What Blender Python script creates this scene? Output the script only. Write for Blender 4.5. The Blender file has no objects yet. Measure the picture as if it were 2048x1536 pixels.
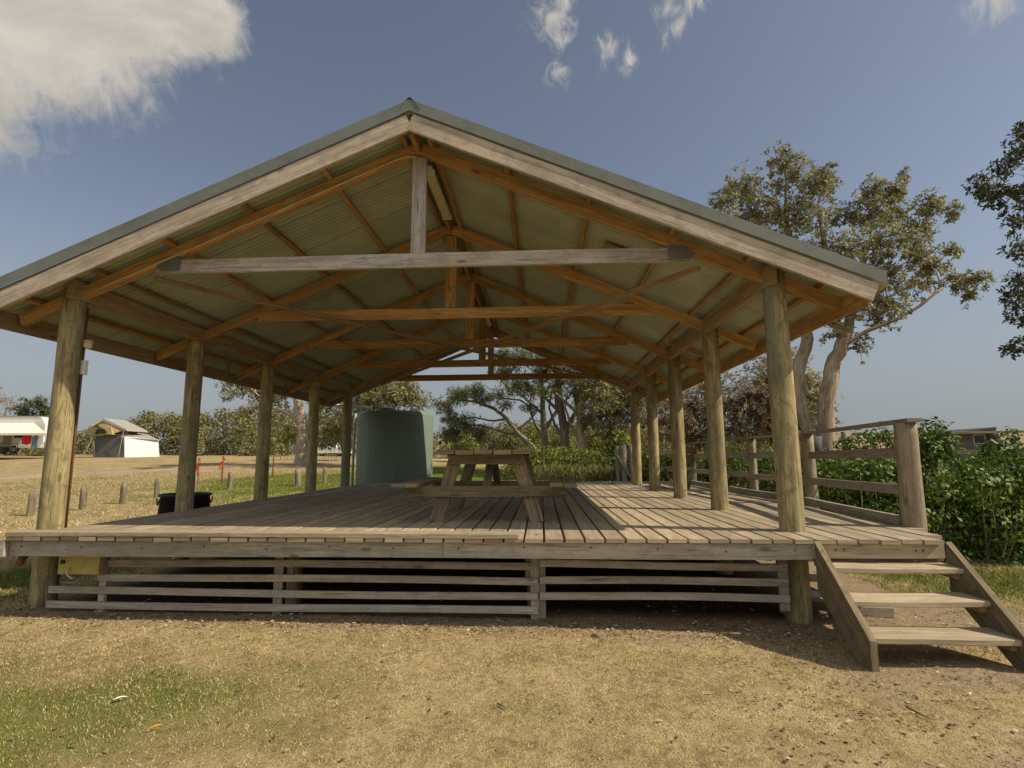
import bpy, math, random
import numpy as np
from mathutils import Vector, Matrix

RND = random.Random(7)
NR = np.random.default_rng(11)
C = bpy.context.scene.collection
R_ = math.radians

# ------------------------------------------------------------------ camera
EYE = np.array([0.0, 0.0, 0.72])            # deck surface is z = 0
FPX, PITCH, YAW, ROLL = 1080.4433, 0.1346, 0.0534, -0.0044   # focal length in pixels of a 2048 wide frame
_F = np.array([-math.sin(YAW) * math.cos(PITCH), math.cos(YAW) * math.cos(PITCH), math.sin(PITCH)])
_r = np.array([math.cos(YAW), math.sin(YAW), 0.0])
_u = np.cross(_r, _F)
_R = math.cos(ROLL) * _r + math.sin(ROLL) * _u
_U = -math.sin(ROLL) * _r + math.cos(ROLL) * _u


def ray(px, py):
    return _F + _R * (px - 1024) / FPX - _U * (py - 768) / FPX


def at(px, py, Y):
    """point seen at a photograph pixel, on the vertical plane at depth Y (used to measure the place)"""
    d = ray(px, py)
    return EYE + d * (Y / d[1])


cam_d = bpy.data.cameras.new('camera')
cam_d.sensor_fit = 'HORIZONTAL'
cam_d.sensor_width = 36.0
cam_d.lens = 36.0 * FPX / 2048
cam_d.clip_start = 0.05
cam_d.clip_end = 3000
cam = bpy.data.objects.new('camera', cam_d)
C.objects.link(cam)
cam.matrix_world = Matrix(((_R[0], _U[0], -_F[0], EYE[0]), (_R[1], _U[1], -_F[1], EYE[1]),
                           (_R[2], _U[2], -_F[2], EYE[2]), (0, 0, 0, 1)))
bpy.context.scene.camera = cam

# ------------------------------------------------------------------ node helpers


class NT:
    def __init__(s, tree):
        s.t = tree
        s.n = tree.nodes
        s.l = tree.links

    def node(s, typ, **kw):
        n = s.n.new(typ)
        for k, v in kw.items():
            setattr(n, k, v)
        return n

    def put(s, sock, v):
        if isinstance(v, bpy.types.NodeSocket):
            s.l.new(v, sock)
        elif isinstance(v, (tuple, list)) and sock.type == 'RGBA' and len(v) == 3:
            sock.default_value = (*v, 1)
        else:
            sock.default_value = v

    def math(s, op, a, b=0.0, c=0.0, clamp=False):
        n = s.node('ShaderNodeMath', operation=op, use_clamp=clamp)
        for i, v in enumerate((a, b, c)):
            s.put(n.inputs[i], v)
        return n.outputs[0]

    def vmath(s, op, a, b=(0, 0, 0)):
        n = s.node('ShaderNodeVectorMath', operation=op)
        s.put(n.inputs[0], a)
        s.put(n.inputs[1], b)
        return n.outputs['Value'] if op in ('DISTANCE', 'LENGTH', 'DOT_PRODUCT') else n.outputs[0]

    def mix(s, f, a, b, blend='MIX'):
        n = s.node('ShaderNodeMix', data_type='RGBA', blend_type=blend)
        s.put(n.inputs[0], f)
        s.put(n.inputs[6], a)
        s.put(n.inputs[7], b)
        return n.outputs[2]

    def noise(s, vec, scale, detail=4.0, rough=0.55, dist=0.0):
        n = s.node('ShaderNodeTexNoise')
        s.put(n.inputs['Vector'], vec)
        n.inputs['Scale'].default_value = scale
        n.inputs['Detail'].default_value = detail
        n.inputs['Roughness'].default_value = rough
        n.inputs['Distortion'].default_value = dist
        return n.outputs['Fac']

    def step(s, v, lo, hi, a=0.0, b=1.0):
        n = s.node('ShaderNodeMapRange', interpolation_type='SMOOTHSTEP')
        s.put(n.inputs[0], v)
        for i, q in enumerate((lo, hi, a, b)):
            s.put(n.inputs[i + 1], q)
        return n.outputs[0]

    def attr(s, name):
        n = s.node('ShaderNodeAttribute', attribute_name=name)
        return n.outputs['Fac']

    def ramp(s, f, stops):
        n = s.node('ShaderNodeValToRGB')
        s.put(n.inputs[0], f)
        e = n.color_ramp.elements
        while len(e) < len(stops):
            e.new(0.5)
        for q, (p, c) in zip(e, stops):
            q.position = p
            q.color = (*c, 1)
        return n.outputs[0]


def new_mat(name):
    m = bpy.data.materials.new(name)
    m.use_nodes = True
    nt = NT(m.node_tree)
    b = m.node_tree.nodes['Principled BSDF']
    b.inputs['Specular IOR Level'].default_value = 0.3
    return m, nt, b


def bump(nt, b, h, strength=0.3, dist=0.01):
    n = nt.node('ShaderNodeBump')
    n.inputs['Strength'].default_value = strength
    n.inputs['Distance'].default_value = dist
    nt.put(n.inputs['Height'], h)
    nt.l.new(n.outputs[0], b.inputs['Normal'])


def wood(name, a, b_, dark, stain=None, su=1.3, sv=16, rough=0.85, tintamt=0.35, bumps=0.35, knots=True, stain_amt=0.5, mottle=0.0):
    """timber with grain along its length: uv.x runs along the piece in metres, tint is one number per piece"""
    m, nt, b = new_mat(name)
    uv = nt.node('ShaderNodeUVMap').outputs[0]
    tint = nt.attr('tint')
    sp = nt.node('ShaderNodeSeparateXYZ')
    nt.put(sp.inputs[0], uv)
    cb = nt.node('ShaderNodeCombineXYZ')
    nt.put(cb.inputs[0], nt.math('MULTIPLY', sp.outputs[0], su))
    nt.put(cb.inputs[1], nt.math('MULTIPLY', sp.outputs[1], sv))
    nt.put(cb.inputs[2], nt.math('MULTIPLY', tint, 40.0))
    g = nt.noise(cb.outputs[0], 1.0, 5, 0.6, 0.6)
    col = nt.mix(nt.step(g, 0.37, 0.63), a, b_)
    cb2 = nt.node('ShaderNodeCombineXYZ')
    nt.put(cb2.inputs[0], nt.math('MULTIPLY', sp.outputs[0], su * 2.2))
    nt.put(cb2.inputs[1], nt.math('MULTIPLY', sp.outputs[1], sv * 5))
    nt.put(cb2.inputs[2], nt.math('MULTIPLY', tint, 90.0))
    f = nt.noise(cb2.outputs[0], 1.0, 3, 0.7)
    crack = nt.step(f, 0.54, 0.68)
    col = nt.mix(nt.math('MULTIPLY', crack, 0.88), col, dark)
    if stain is not None:
        big = nt.noise(cb.outputs[0], 0.35, 3, 0.6)
        col = nt.mix(nt.math('MULTIPLY', nt.step(big, 0.48, 0.66), stain_amt), col, stain)
    if mottle:
        mo = nt.noise(nt.vmath('MULTIPLY', uv, (5.0, 8.0, 1.0)), 1.0, 6, 0.68, 0.8)
        col = nt.mix(nt.math('MULTIPLY', nt.step(mo, 0.46, 0.66), mottle), col, tuple(0.45 * q + 0.55 * r for q, r in zip(b_, dark)))
        mo2 = nt.noise(nt.vmath('MULTIPLY', uv, (14.0, 22.0, 1.0)), 1.0, 4, 0.7)
        col = nt.mix(nt.math('MULTIPLY', nt.step(mo2, 0.58, 0.72), mottle), col, dark)
    if knots:
        cb3 = nt.node('ShaderNodeCombineXYZ')
        nt.put(cb3.inputs[0], nt.math('MULTIPLY', sp.outputs[0], 1.7))
        nt.put(cb3.inputs[1], nt.math('MULTIPLY', sp.outputs[1], 4.5))
        nt.put(cb3.inputs[2], nt.math('MULTIPLY', tint, 13.0))
        vo = nt.node('ShaderNodeTexVoronoi')
        nt.put(vo.inputs['Vector'], cb3.outputs[0])
        vo.inputs['Scale'].default_value = 1.0
        k = nt.step(vo.outputs['Distance'], 0.05, 0.12, 1.0, 0.0)
        col = nt.mix(nt.math('MULTIPLY', k, 0.7), col, dark)
    val = nt.math('ADD', nt.math('MULTIPLY', tint, 2 * tintamt), 1 - tintamt)
    hs = nt.node('ShaderNodeHueSaturation')
    nt.put(hs.inputs['Color'], col)
    nt.put(hs.inputs['Value'], val)
    nt.l.new(hs.outputs[0], b.inputs['Base Color'])
    b.inputs['Roughness'].default_value = rough
    h = nt.math('SUBTRACT', g, nt.math('MULTIPLY', crack, 0.8))
    bump(nt, b, h, bumps, 0.006)
    return m


def plain(name, col, rough=0.6, metal=0.0, var=0.15, scale=6.0, dirt=None, bumps=0.0):
    """one colour with a little uneven wear"""
    m, nt, b = new_mat(name)
    co = nt.node('ShaderNodeTexCoord').outputs['Object']
    n = nt.noise(co, scale, 5, 0.6)
    c2 = tuple(x * (1 - var) for x in col) if dirt is None else dirt
    c = nt.mix(nt.step(n, 0.4, 0.7), col, c2)
    nt.l.new(c, b.inputs['Base Color'])
    b.inputs['Roughness'].default_value = rough
    b.inputs['Metallic'].default_value = metal
    if bumps:
        bump(nt, b, n, bumps, 0.01)
    return m


def leafmat(name, stops, trans=0.3, rough=0.45, spec=0.35):
    m, nt, b = new_mat(name)
    t = nt.attr('tint')
    co = nt.node('ShaderNodeTexCoord').outputs['Object']
    n = nt.noise(co, 1.1, 3, 0.6)
    f = nt.math('ADD', nt.math('MULTIPLY', t, 0.75), nt.math('MULTIPLY', nt.math('SUBTRACT', n, 0.35), 0.6), clamp=True)
    c = nt.ramp(f, stops)
    nt.l.new(c, b.inputs['Base Color'])
    b.inputs['Roughness'].default_value = rough
    b.inputs['Specular IOR Level'].default_value = spec
    tr = nt.node('ShaderNodeBsdfTranslucent')
    nt.put(tr.inputs[0], c)
    mx = nt.node('ShaderNodeMixShader')
    mx.inputs[0].default_value = trans
    nt.l.new(b.outputs[0], mx.inputs[1])
    nt.l.new(tr.outputs[0], mx.inputs[2])
    out = [q for q in nt.n if q.type == 'OUTPUT_MATERIAL'][0]
    nt.l.new(mx.outputs[0], out.inputs[0])
    return m


# ------------------------------------------------------------------ objects
ORG = {}


def tag(o, label=None, cat=None, group=None, kind=None):
    for k, v in (('label', label), ('category', cat), ('group', group), ('kind', kind)):
        if v:
            o[k] = v
    return o


def thing(name, label, cat, loc=(0, 0, 0), group=None):
    o = bpy.data.objects.new(name, None)
    o.empty_display_size = 0.2
    C.objects.link(o)
    o.location = loc
    ORG[o.name] = np.array(loc, float)
    return tag(o, label, cat, group)


def holder(name, parent):
    o = bpy.data.objects.new(name, None)
    C.objects.link(o)
    o.parent = parent
    ORG[o.name] = ORG[parent.name]
    return o


def link(name, me, mat, parent=None, origin=None):
    if mat:
        me.materials.append(mat)
    o = bpy.data.objects.new(name, me)
    C.objects.link(o)
    if parent is not None:
        o.parent = parent
        ORG[o.name] = ORG[parent.name]
    else:
        ORG[o.name] = np.zeros(3) if origin is None else np.array(origin, float)
        o.location = ORG[o.name]
    return o


def copy_tree(o, parent=None):
    c = o.copy()
    C.objects.link(c)
    ORG[c.name] = ORG[o.name]
    if parent is not None:
        c.parent = parent
    for ch in list(o.children):
        copy_tree(ch, c)
    return c


def np_mesh(name, V, F, tint=None, uv=None, smooth=False, extra=None):
    """mesh from arrays; F is (m, k) with one k"""
    me = bpy.data.meshes.new(name)
    V = np.asarray(V, np.float32)
    F = np.asarray(F, np.int32)
    m, k = F.shape
    me.vertices.add(len(V))
    me.vertices.foreach_set('co', V.ravel())
    me.loops.add(m * k)
    me.loops.foreach_set('vertex_index', F.ravel())
    me.polygons.add(m)
    me.polygons.foreach_set('loop_start', np.arange(m, dtype=np.int32) * k)
    me.polygons.foreach_set('loop_total', np.full(m, k, np.int32))
    if smooth:
        me.polygons.foreach_set('use_smooth', np.ones(m, bool))
    me.update(calc_edges=True)
    if tint is not None:
        at_ = me.attributes.new('tint', 'FLOAT', 'FACE')
        at_.data.foreach_set('value', np.asarray(tint, np.float32))
    for n_, arr in (extra or {}).items():
        at_ = me.attributes.new(n_, 'FLOAT', 'POINT')
        at_.data.foreach_set('value', np.asarray(arr, np.float32))
    if uv is not None:
        l = me.uv_layers.new(name='UVMap')
        l.data.foreach_set('uv', np.asarray(uv, np.float32).ravel())
    return me


class MB:
    """collects bars, boards, posts and tubes, then links them as ONE mesh object"""

    def __init__(s):
        s.v, s.f, s.uv, s.t, s.sm = [], [], [], [], []

    def _frame(s, p0, p1, up):
        p0 = np.array(p0, float)
        p1 = np.array(p1, float)
        d = p1 - p0
        L = np.linalg.norm(d)
        d /= L
        up = np.array(up, float)
        up -= d * (up @ d)
        up /= np.linalg.norm(up)
        return p0, p1, d, L, np.cross(d, up), up

    def bar(s, p0, p1, w, h, up=(0, 0, 1), ch=0.004, n=1, warp=0.0, tint=None):
        """sawn bar from p0 to p1, w wide, h high along up, with eased edges and a little warp"""
        p0, p1, d, L, side, up = s._frame(p0, p1, up)
        c = min(ch, w * 0.3, h * 0.3)
        a, b = w / 2, h / 2
        prof = [(-a + c, -b), (a - c, -b), (a, -b + c), (a, b - c), (a - c, b), (-a + c, b), (-a, b - c), (-a, -b + c)]
        per = [0.0]
        for i in range(8):
            q, r = prof[i], prof[(i + 1) % 8]
            per.append(per[-1] + math.hypot(q[0] - r[0], q[1] - r[1]))
        uo, vo = RND.random() * 60, RND.random() * 60
        tint = RND.random() if tint is None else tint
        base = len(s.v)
        ph1, ph2 = RND.random() * 6, RND.random() * 6
        for i in range(n + 1):
            t = i / n
            off = warp * (math.sin(ph1 + t * 4.2) * side * 0.6 + math.sin(ph2 + t * 5.1) * up)
            ctr = p0 + d * L * t + off
            for q in prof:
                s.v.append(ctr + side * q[0] + up * q[1])
        for i in range(n):
            for j in range(8):
                k = (j + 1) % 8
                s.f.append((base + i * 8 + j, base + i * 8 + k, base + (i + 1) * 8 + k, base + (i + 1) * 8 + j))
                u0, u1 = uo + L * i / n, uo + L * (i + 1) / n
                s.uv.append([(u0, vo + per[j]), (u0, vo + per[j + 1]), (u1, vo + per[j + 1]), (u1, vo + per[j])])
                s.t.append(tint)
                s.sm.append(False)
        for e, rev in ((0, True), (n, False)):
            idx = [base + e * 8 + j for j in range(8)]
            uvs = [(uo + q[0] * 0.3, vo + q[1] * 3) for q in prof]
            if rev:
                idx.reverse()
                uvs.reverse()
            s.f.append(tuple(idx))
            s.uv.append(uvs)
            s.t.append(tint)
            s.sm.append(False)
        return s

    def tube(s, pts, rad, seg=10, wob=0.0, caps=True, tint=None, smooth=True):
        pts = [np.array(p, float) for p in pts]
        if not hasattr(rad, '__len__'):
            rad = [rad] * len(pts)
        uo, vo = RND.random() * 60, RND.random() * 60
        tint = RND.random() if tint is None else tint
        base = len(s.v)
        nrm = None
        acc = [0.0]
        for i in range(1, len(pts)):
            acc.append(acc[-1] + np.linalg.norm(pts[i] - pts[i - 1]))
        lob = [1 + wob * (RND.random() - 0.5) for _ in range(seg)]
        for i, p in enumerate(pts):
            q = pts[min(i + 1, len(pts) - 1)] - pts[max(i - 1, 0)]
            q = q / (np.linalg.norm(q) + 1e-9)
            if nrm is None:
                nrm = np.cross(q, (0.3, 1, 0.1)) if abs(q[2]) > 0.5 else np.cross(q, (0, 0, 1))
            nrm = nrm - q * (nrm @ q)
            nrm /= np.linalg.norm(nrm) + 1e-9
            b = np.cross(q, nrm)
            for j in range(seg):
                a = 2 * math.pi * j / seg
                r = rad[i] * lob[j] * (1 + wob * 0.5 * (RND.random() - 0.5))
                s.v.append(p + nrm * math.cos(a) * r + b * math.sin(a) * r)
        for i in range(len(pts) - 1):
            for j in range(seg):
                k = (j + 1) % seg
                s.f.append((base + i * seg + j, base + i * seg + k, base + (i + 1) * seg + k, base + (i + 1) * seg + j))
                w = 2 * math.pi * max(rad[i], 0.01) / seg
                s.uv.append([(uo + acc[i], vo + j * w), (uo + acc[i], vo + (j + 1) * w),
                             (uo + acc[i + 1], vo + (j + 1) * w), (uo + acc[i + 1], vo + j * w)])
                s.t.append(tint)
                s.sm.append(smooth)
        if caps:
            for e, rev in ((0, True), (len(pts) - 1, False)):
                idx = [base + e * seg + j for j in range(seg)]
                uvs = [(uo + 0.1 * math.cos(6.28 * j / seg), vo + 0.1 * math.sin(6.28 * j / seg)) for j in range(seg)]
                if rev:
                    idx.reverse()
                s.f.append(tuple(idx))
                s.uv.append(uvs)
                s.t.append(tint)
                s.sm.append(False)
        return s

    def post(s, p0, p1, r0, r1=None, seg=20, n=10, wob=0.05, lean=0.0):
        p0, p1 = np.array(p0, float), np.array(p1, float)
        r1 = r0 if r1 is None else r1
        a, b = RND.random() * 6, RND.random() * 6
        pts, rad = [], []
        for i in range(n + 1):
            t = i / n
            pts.append(p0 + (p1 - p0) * t + np.array([math.sin(a + 3 * t), math.cos(b + 3 * t), 0]) * lean)
            rad.append((r0 + (r1 - r0) * t) * (1 + wob * 0.3 * math.sin(a * 3 + 9 * t)))
        return s.tube(pts, rad, seg, wob)

    def prism(s, poly, axis, lo, hi, tint=None):
        """flat outline (list of 2d points) pushed out along an axis from lo to hi"""
        n = len(poly)
        base = len(s.v)
        tint = RND.random() if tint is None else tint
        uo = RND.random() * 40

        def mk(q, t):
            return np.array({'X': (t, q[0], q[1]), 'Y': (q[0], t, q[1]), 'Z': (q[0], q[1], t)}[axis], float)
        for t in (lo, hi):
            for q in poly:
                s.v.append(mk(q, t))
        L = 0.0
        for j in range(n):
            k = (j + 1) % n
            s.f.append((base + j, base + k, base + n + k, base + n + j))
            e = math.dist(poly[j], poly[k])
            s.uv.append([(uo + L, uo), (uo + L + e, uo), (uo + L + e, uo + abs(hi - lo)), (uo + L, uo + abs(hi - lo))])
            L += e
            s.t.append(tint)
            s.sm.append(False)
        ang = math.atan2(poly[1][1] - poly[0][1], poly[1][0] - poly[0][0])
        ca, sa = math.cos(ang), math.sin(ang)
        uvp = [(uo + q[0] * ca + q[1] * sa, uo - q[0] * sa + q[1] * ca) for q in poly]
        s.f.append(tuple(base + j for j in reversed(range(n))))
        s.uv.append(list(reversed(uvp)))
        s.f.append(tuple(base + n + j for j in range(n)))
        s.uv.append(uvp)
        s.t += [tint, tint]
        s.sm += [False, False]
        return s

    def quads(s, V, F, tint=0.5, smooth=False):
        base = len(s.v)
        s.v += [np.array(q, float) for q in V]
        for f in F:
            s.f.append(tuple(base + i for i in f))
            s.uv.append([(V[i][0] + V[i][1], V[i][2] + V[i][1] * 0.3) for i in f])
            s.t.append(tint)
            s.sm.append(smooth)
        return s

    def build(s, name, mat, parent=None, origin=None):
        o0 = ORG[parent.name] if parent is not None else (np.zeros(3) if origin is None else np.array(origin, float))
        me = bpy.data.meshes.new(name)
        me.from_pydata([tuple(q - o0) for q in s.v], [], s.f)
        me.update()
        a = me.attributes.new('tint', 'FLOAT', 'FACE')
        a.data.foreach_set('value', np.array(s.t, np.float32))
        l = me.uv_layers.new(name='UVMap')
        l.data.foreach_set('uv', np.array([c for f in s.uv for c in f], np.float32).ravel())
        me.polygons.foreach_set('use_smooth', np.array(s.sm, bool))
        return link(name, me, mat, parent, origin)


# ------------------------------------------------------------------ terrain
def sstep(a, b, x):
    t = np.clip((x - a) / (b - a), 0, 1)
    return t * t * (3 - 2 * t)


def wav(x, y, s):
    return (np.sin(x * 1.7 * s + 1.3 * np.sin(y * 1.1 * s)) + np.sin(y * 2.1 * s + 1.7 * np.sin(x * 0.9 * s) + 2)
            + 0.5 * np.sin((x + y) * 3.9 * s + 1) + 0.5 * np.sin((x - y) * 4.7 * s + 4)) / 3.0


def zg(x, y):
    x = np.asarray(x, float)
    y = np.asarray(y, float)
    z = -0.803 - 0.009 * np.clip(x, -8, 8)
    rise = np.interp(y, [13, 30, 45, 60, 200], [0, 0.98, 1.62, 2.0, 2.0])
    rise = rise * (1 - 0.75 * sstep(2, 16, x))
    z = z + rise
    z = z + 4.0 * sstep(14, 40, x) * sstep(40, 75, y)           # dune beyond the hedge
    z = z + 0.012 * wav(x, y, 1.3) + 0.006 * wav(x + 5, y, 4.1)
    z = z + 0.10 * wav(x, y, 0.13) * sstep(12, 30, y)
    z = z + 0.05 * np.exp(-((x - 2.95) / 0.7) ** 2 - ((y - 3.95) / 0.5) ** 2) * 0.6
    return z


def region(x, y):
    """where the lawn is green and where it is worn bare"""
    x = np.asarray(x, float)
    y = np.asarray(y, float)
    w = 0.35 * wav(x, y, 1.1) + 0.25 * wav(x + 3, y - 2, 3.0)

    def ell(cx, cy, rx, ry):
        return np.clip(1.3 - np.hypot((x - cx) / rx, (y - cy) / ry) + w, 0, 1)
    g = np.maximum.reduce([0.62 * ell(-3.2, 3.45, 1.9, 0.95), 0.4 * ell(-1.9, 3.8, 1.3, 0.6), 0.34 * ell(-18, 21, 15, 9), 0.3 * ell(-0.3, 3.5, 1.5, 0.6), 0.9 * ell(-6.6, 6.4, 1.3, 1.8),
                           0.9 * ell(5.6, 7.2, 2.0, 1.6), 0.6 * ell(6.6, 5.4, 1.3, 1.0),
                           1.0 * ell(-9.5, 21.5, 5.5, 6.0), ell(-4, 26, 7, 6) * 0.9, 0.5 * ell(-11, 16.5, 3, 1.6)])
    b = np.maximum.reduce([0.9 * ell(2.9, 4.2, 1.0, 0.7), 0.75 * ell(2.6, 2.9, 1.5, 0.8), 0.6 * ell(1.2, 5.1, 2.2, 0.45),
                           0.45 * ell(-2.5, 5.05, 3.2, 0.35), 1.0 * ((x > -5.1) & (x < 4.0) & (y > 5.1) & (y < 15)),
                           0.7 * ell(4.3, 5.9, 1.0, 0.7), 0.8 * ((x > 10) & (y > 33))])
    return np.clip(g, 0, 1), np.clip(b, 0, 1)


def axis(core0, core1, step, lo, hi, grow=1.16):
    a = list(np.arange(core0, core1, step))
    d = step
    q = a[-1]
    while q < hi:
        d *= grow
        q += d
        a.append(q)
    d = step
    q = a[0]
    while q > lo:
        d *= grow
        q -= d
        a.insert(0, q)
    return np.array(a)


xs = axis(-8, 8, 0.07, -450, 450)
ys = axis(1.6, 7.5, 0.06, -40, 700, 1.1)
GX, GY = np.meshgrid(xs, ys)
gv = np.stack([GX, GY, zg(GX, GY)], -1).reshape(-1, 3)
nx, ny = len(xs), len(ys)
ii = (np.arange(ny - 1)[:, None] * nx + np.arange(nx - 1)[None, :]).ravel()
gf = np.stack([ii, ii + 1, ii + nx + 1, ii + nx], -1)
gg, gb = region(gv[:, 0], gv[:, 1])

m, nt, b = new_mat('dry_lawn_soil')
co = nt.node('ShaderNodeTexCoord').outputs['Object']
n1 = nt.noise(co, 0.9, 5, 0.6)
n2 = nt.noise(co, 14, 5, 0.65)
n3 = nt.noise(co, 90, 3, 0.7)
dry = nt.ramp(nt.math('ADD', nt.math('MULTIPLY', n1, 0.3), nt.math('ADD', nt.math('MULTIPLY', n2, 0.4), nt.math('MULTIPLY', nt.noise(co, 3.5, 4, 0.6), 0.3))),
              [(0.38, (0.20, 0.145, 0.068)), (0.5, (0.34, 0.258, 0.128)), (0.62, (0.46, 0.36, 0.195))])
grn = nt.ramp(nt.math('ADD', nt.math('MULTIPLY', n1, 0.3), nt.math('MULTIPLY', n2, 0.7)),
              [(0.3, (0.06, 0.085, 0.012)), (0.55, (0.12, 0.15, 0.025)), (0.75, (0.24, 0.22, 0.06))])
sand = nt.ramp(nt.math('ADD', nt.math('MULTIPLY', n3, 0.5), nt.math('MULTIPLY', n2, 0.5)),
               [(0.3, (0.16, 0.11, 0.065)), (0.55, (0.33, 0.25, 0.165)), (0.75, (0.47, 0.38, 0.27))])
gm = nt.attr('green')
bm_ = nt.attr('bare')
c = nt.mix(nt.step(nt.math('ADD', gm, nt.math('MULTIPLY', nt.math('SUBTRACT', n2, 0.5), 0.9)), 0.2, 0.8), dry, grn)
c = nt.mix(nt.step(nt.math('ADD', bm_, nt.math('MULTIPLY', nt.math('SUBTRACT', n2, 0.5), 1.0)), 0.25, 0.85), c, sand)
c = nt.mix(nt.math('MULTIPLY', nt.step(n3, 0.52, 0.66), 0.6), c, (0.10, 0.075, 0.038))
c = nt.mix(nt.attr('deck_shade'), c, nt.mix(n2, (0.022, 0.018, 0.012), (0.075, 0.058, 0.036)))  # shade beneath the deck, painted into the ground colour
nt.l.new(c, b.inputs['Base Color'])
b.inputs['Roughness'].default_value = 1.0
b.inputs['Specular IOR Level'].default_value = 0.05
bump(nt, b, nt.math('ADD', n2, nt.math('MULTIPLY', n3, 0.5)), 0.8, 0.03)
GROUND_MAT = m
ground = link('ground', np_mesh('ground', gv, gf, smooth=True, extra={'green': gg, 'bare': gb, 'deck_shade': sstep(-5.2, -4.7, gv[:, 0]) * (1 - sstep(2.3, 3.3, gv[:, 0])) * sstep(5.35, 5.8, gv[:, 1]) * (1 - sstep(14.5, 15.5, gv[:, 1]))}), GROUND_MAT)
tag(ground, kind='structure')

# dirt road across the camp ground
rp = np.array([(-75, 16), (-50, 20), (-32, 22.5), (-24, 24.5), (-17, 28), (-11, 34), (-5, 42), (4, 50)], float)
tt = np.linspace(0, len(rp) - 1, 90)
rx_ = np.interp(tt, np.arange(len(rp)), rp[:, 0])
ry_ = np.interp(tt, np.arange(len(rp)), rp[:, 1])
k_ = np.ones(9) / 9
rx_[4:-4] = np.convolve(rx_, k_, 'valid')
ry_[4:-4] = np.convolve(ry_, k_, 'valid')
tx, ty = np.gradient(rx_), np.gradient(ry_)
tl = np.hypot(tx, ty)
V, Fq = [], []
NW = 12
for i in range(len(rx_)):
    for j in range(NW + 1):
        o = (j / NW - 0.5) * (5.2 + 0.5 * math.sin(i * 0.9 + (3 if j > NW / 2 else 0)))
        x_, y_ = rx_[i] - ty[i] / tl[i] * o, ry_[i] + tx[i] / tl[i] * o
        V.append((x_, y_, float(zg(x_, y_)) + 0.02 - 0.05 * (abs(j / NW - 0.5) * 2) ** 4))
for i in range(len(rx_) - 1):
    for j in range(NW):
        a = i * (NW + 1) + j
        Fq.append((a, a + 1, a + NW + 2, a + NW + 1))
m, nt, b = new_mat('packed_dirt')
co = nt.node('ShaderNodeTexCoord').outputs['Object']
q = nt.math('ADD', nt.math('MULTIPLY', nt.noise(co, 0.5, 4), 0.6), nt.math('MULTIPLY', nt.noise(co, 7, 4), 0.4))
nt.l.new(nt.ramp(q, [(0.35, (0.20, 0.14, 0.075)), (0.5, (0.31, 0.23, 0.14)), (0.65, (0.38, 0.295, 0.195))]), b.inputs['Base Color'])
b.inputs['Roughness'].default_value = 1
tag(link('dirt_road', np_mesh('dirt_road', V, Fq, smooth=True), m), kind='structure')

# ------------------------------------------------------------------ materials
M = {}
M['deck'] = wood('weathered_decking', (0.41, 0.33, 0.22), (0.30, 0.24, 0.155), (0.10, 0.08, 0.055), (0.26, 0.22, 0.17), sv=22, tintamt=0.22, mottle=0.35)
M['grey'] = wood('grey_weathered_timber', (0.39, 0.34, 0.265), (0.275, 0.24, 0.185), (0.09, 0.075, 0.056), (0.30, 0.285, 0.255), tintamt=0.22, mottle=0.4)
M['stringer'] = wood('mossy_brown_stringer_timber', (0.24, 0.185, 0.115), (0.165, 0.13, 0.075), (0.055, 0.042, 0.026), (0.17, 0.16, 0.085), tintamt=0.1, mottle=0.6)
M['hutwall'] = wood('dark_grey_hut_boards', (0.10, 0.098, 0.095), (0.065, 0.064, 0.062), (0.03, 0.03, 0.03))
M['silver'] = wood('silvered_timber', (0.45, 0.41, 0.365), (0.31, 0.28, 0.25), (0.10, 0.085, 0.07), (0.42, 0.32, 0.21), tintamt=0.12, mottle=0.4)
M['barge'] = wood('sun_bleached_barge_timber', (0.47, 0.395, 0.31), (0.30, 0.25, 0.195), (0.14, 0.11, 0.08), (0.46, 0.35, 0.23), sv=26, tintamt=0.12, mottle=0.5)
M['orange'] = wood('orange_pine', (0.52, 0.315, 0.12), (0.37, 0.21, 0.07), (0.13, 0.06, 0.02), (0.26, 0.145, 0.055), tintamt=0.2, mottle=0.35, stain_amt=0.6)
M['brown'] = wood('brown_beam_timber', (0.33, 0.235, 0.13), (0.245, 0.165, 0.085), (0.10, 0.066, 0.035), (0.30, 0.255, 0.16), tintamt=0.15)
M['pole'] = wood('treated_pine_pole', (0.46, 0.375, 0.185), (0.27, 0.22, 0.112), (0.085, 0.07, 0.036), (0.20, 0.205, 0.135), su=1.1, sv=11, tintamt=0.14, stain_amt=0.85, bumps=0.6, mottle=0.75)
M['railpole'] = wood('brown_rail_pole', (0.37, 0.30, 0.205), (0.25, 0.20, 0.13), (0.09, 0.065, 0.04), (0.30, 0.255, 0.19), su=0.9, sv=9, tintamt=0.14, mottle=0.5)
M['table'] = wood('mossy_table_timber', (0.27, 0.205, 0.12), (0.15, 0.112, 0.064), (0.05, 0.036, 0.02), (0.20, 0.19, 0.09), tintamt=0.2, mottle=0.5)
M['bollard'] = wood('silver_bollard_timber', (0.24, 0.20, 0.135), (0.15, 0.12, 0.08), (0.10, 0.08, 0.06), tintamt=0.15)
M['capmetal'] = plain('grey_green_capping', (0.155, 0.172, 0.145), 0.45, 0.0, dirt=(0.115, 0.122, 0.10), scale=3)
M['cream'] = plain('aged_cream_plastic', (0.52, 0.44, 0.27), 0.5)
M['rustpipe'] = plain('red_brown_conduit', (0.16, 0.065, 0.035), 0.6)
M['white'] = plain('white_paint', (0.75, 0.73, 0.68), 0.5, var=0.1, scale=2)
M['zinc'] = plain('dull_zinc_plate', (0.20, 0.205, 0.19), 0.5, 0.4)
M['black'] = plain('black_plastic', (0.016, 0.017, 0.018), 0.5)
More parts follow.
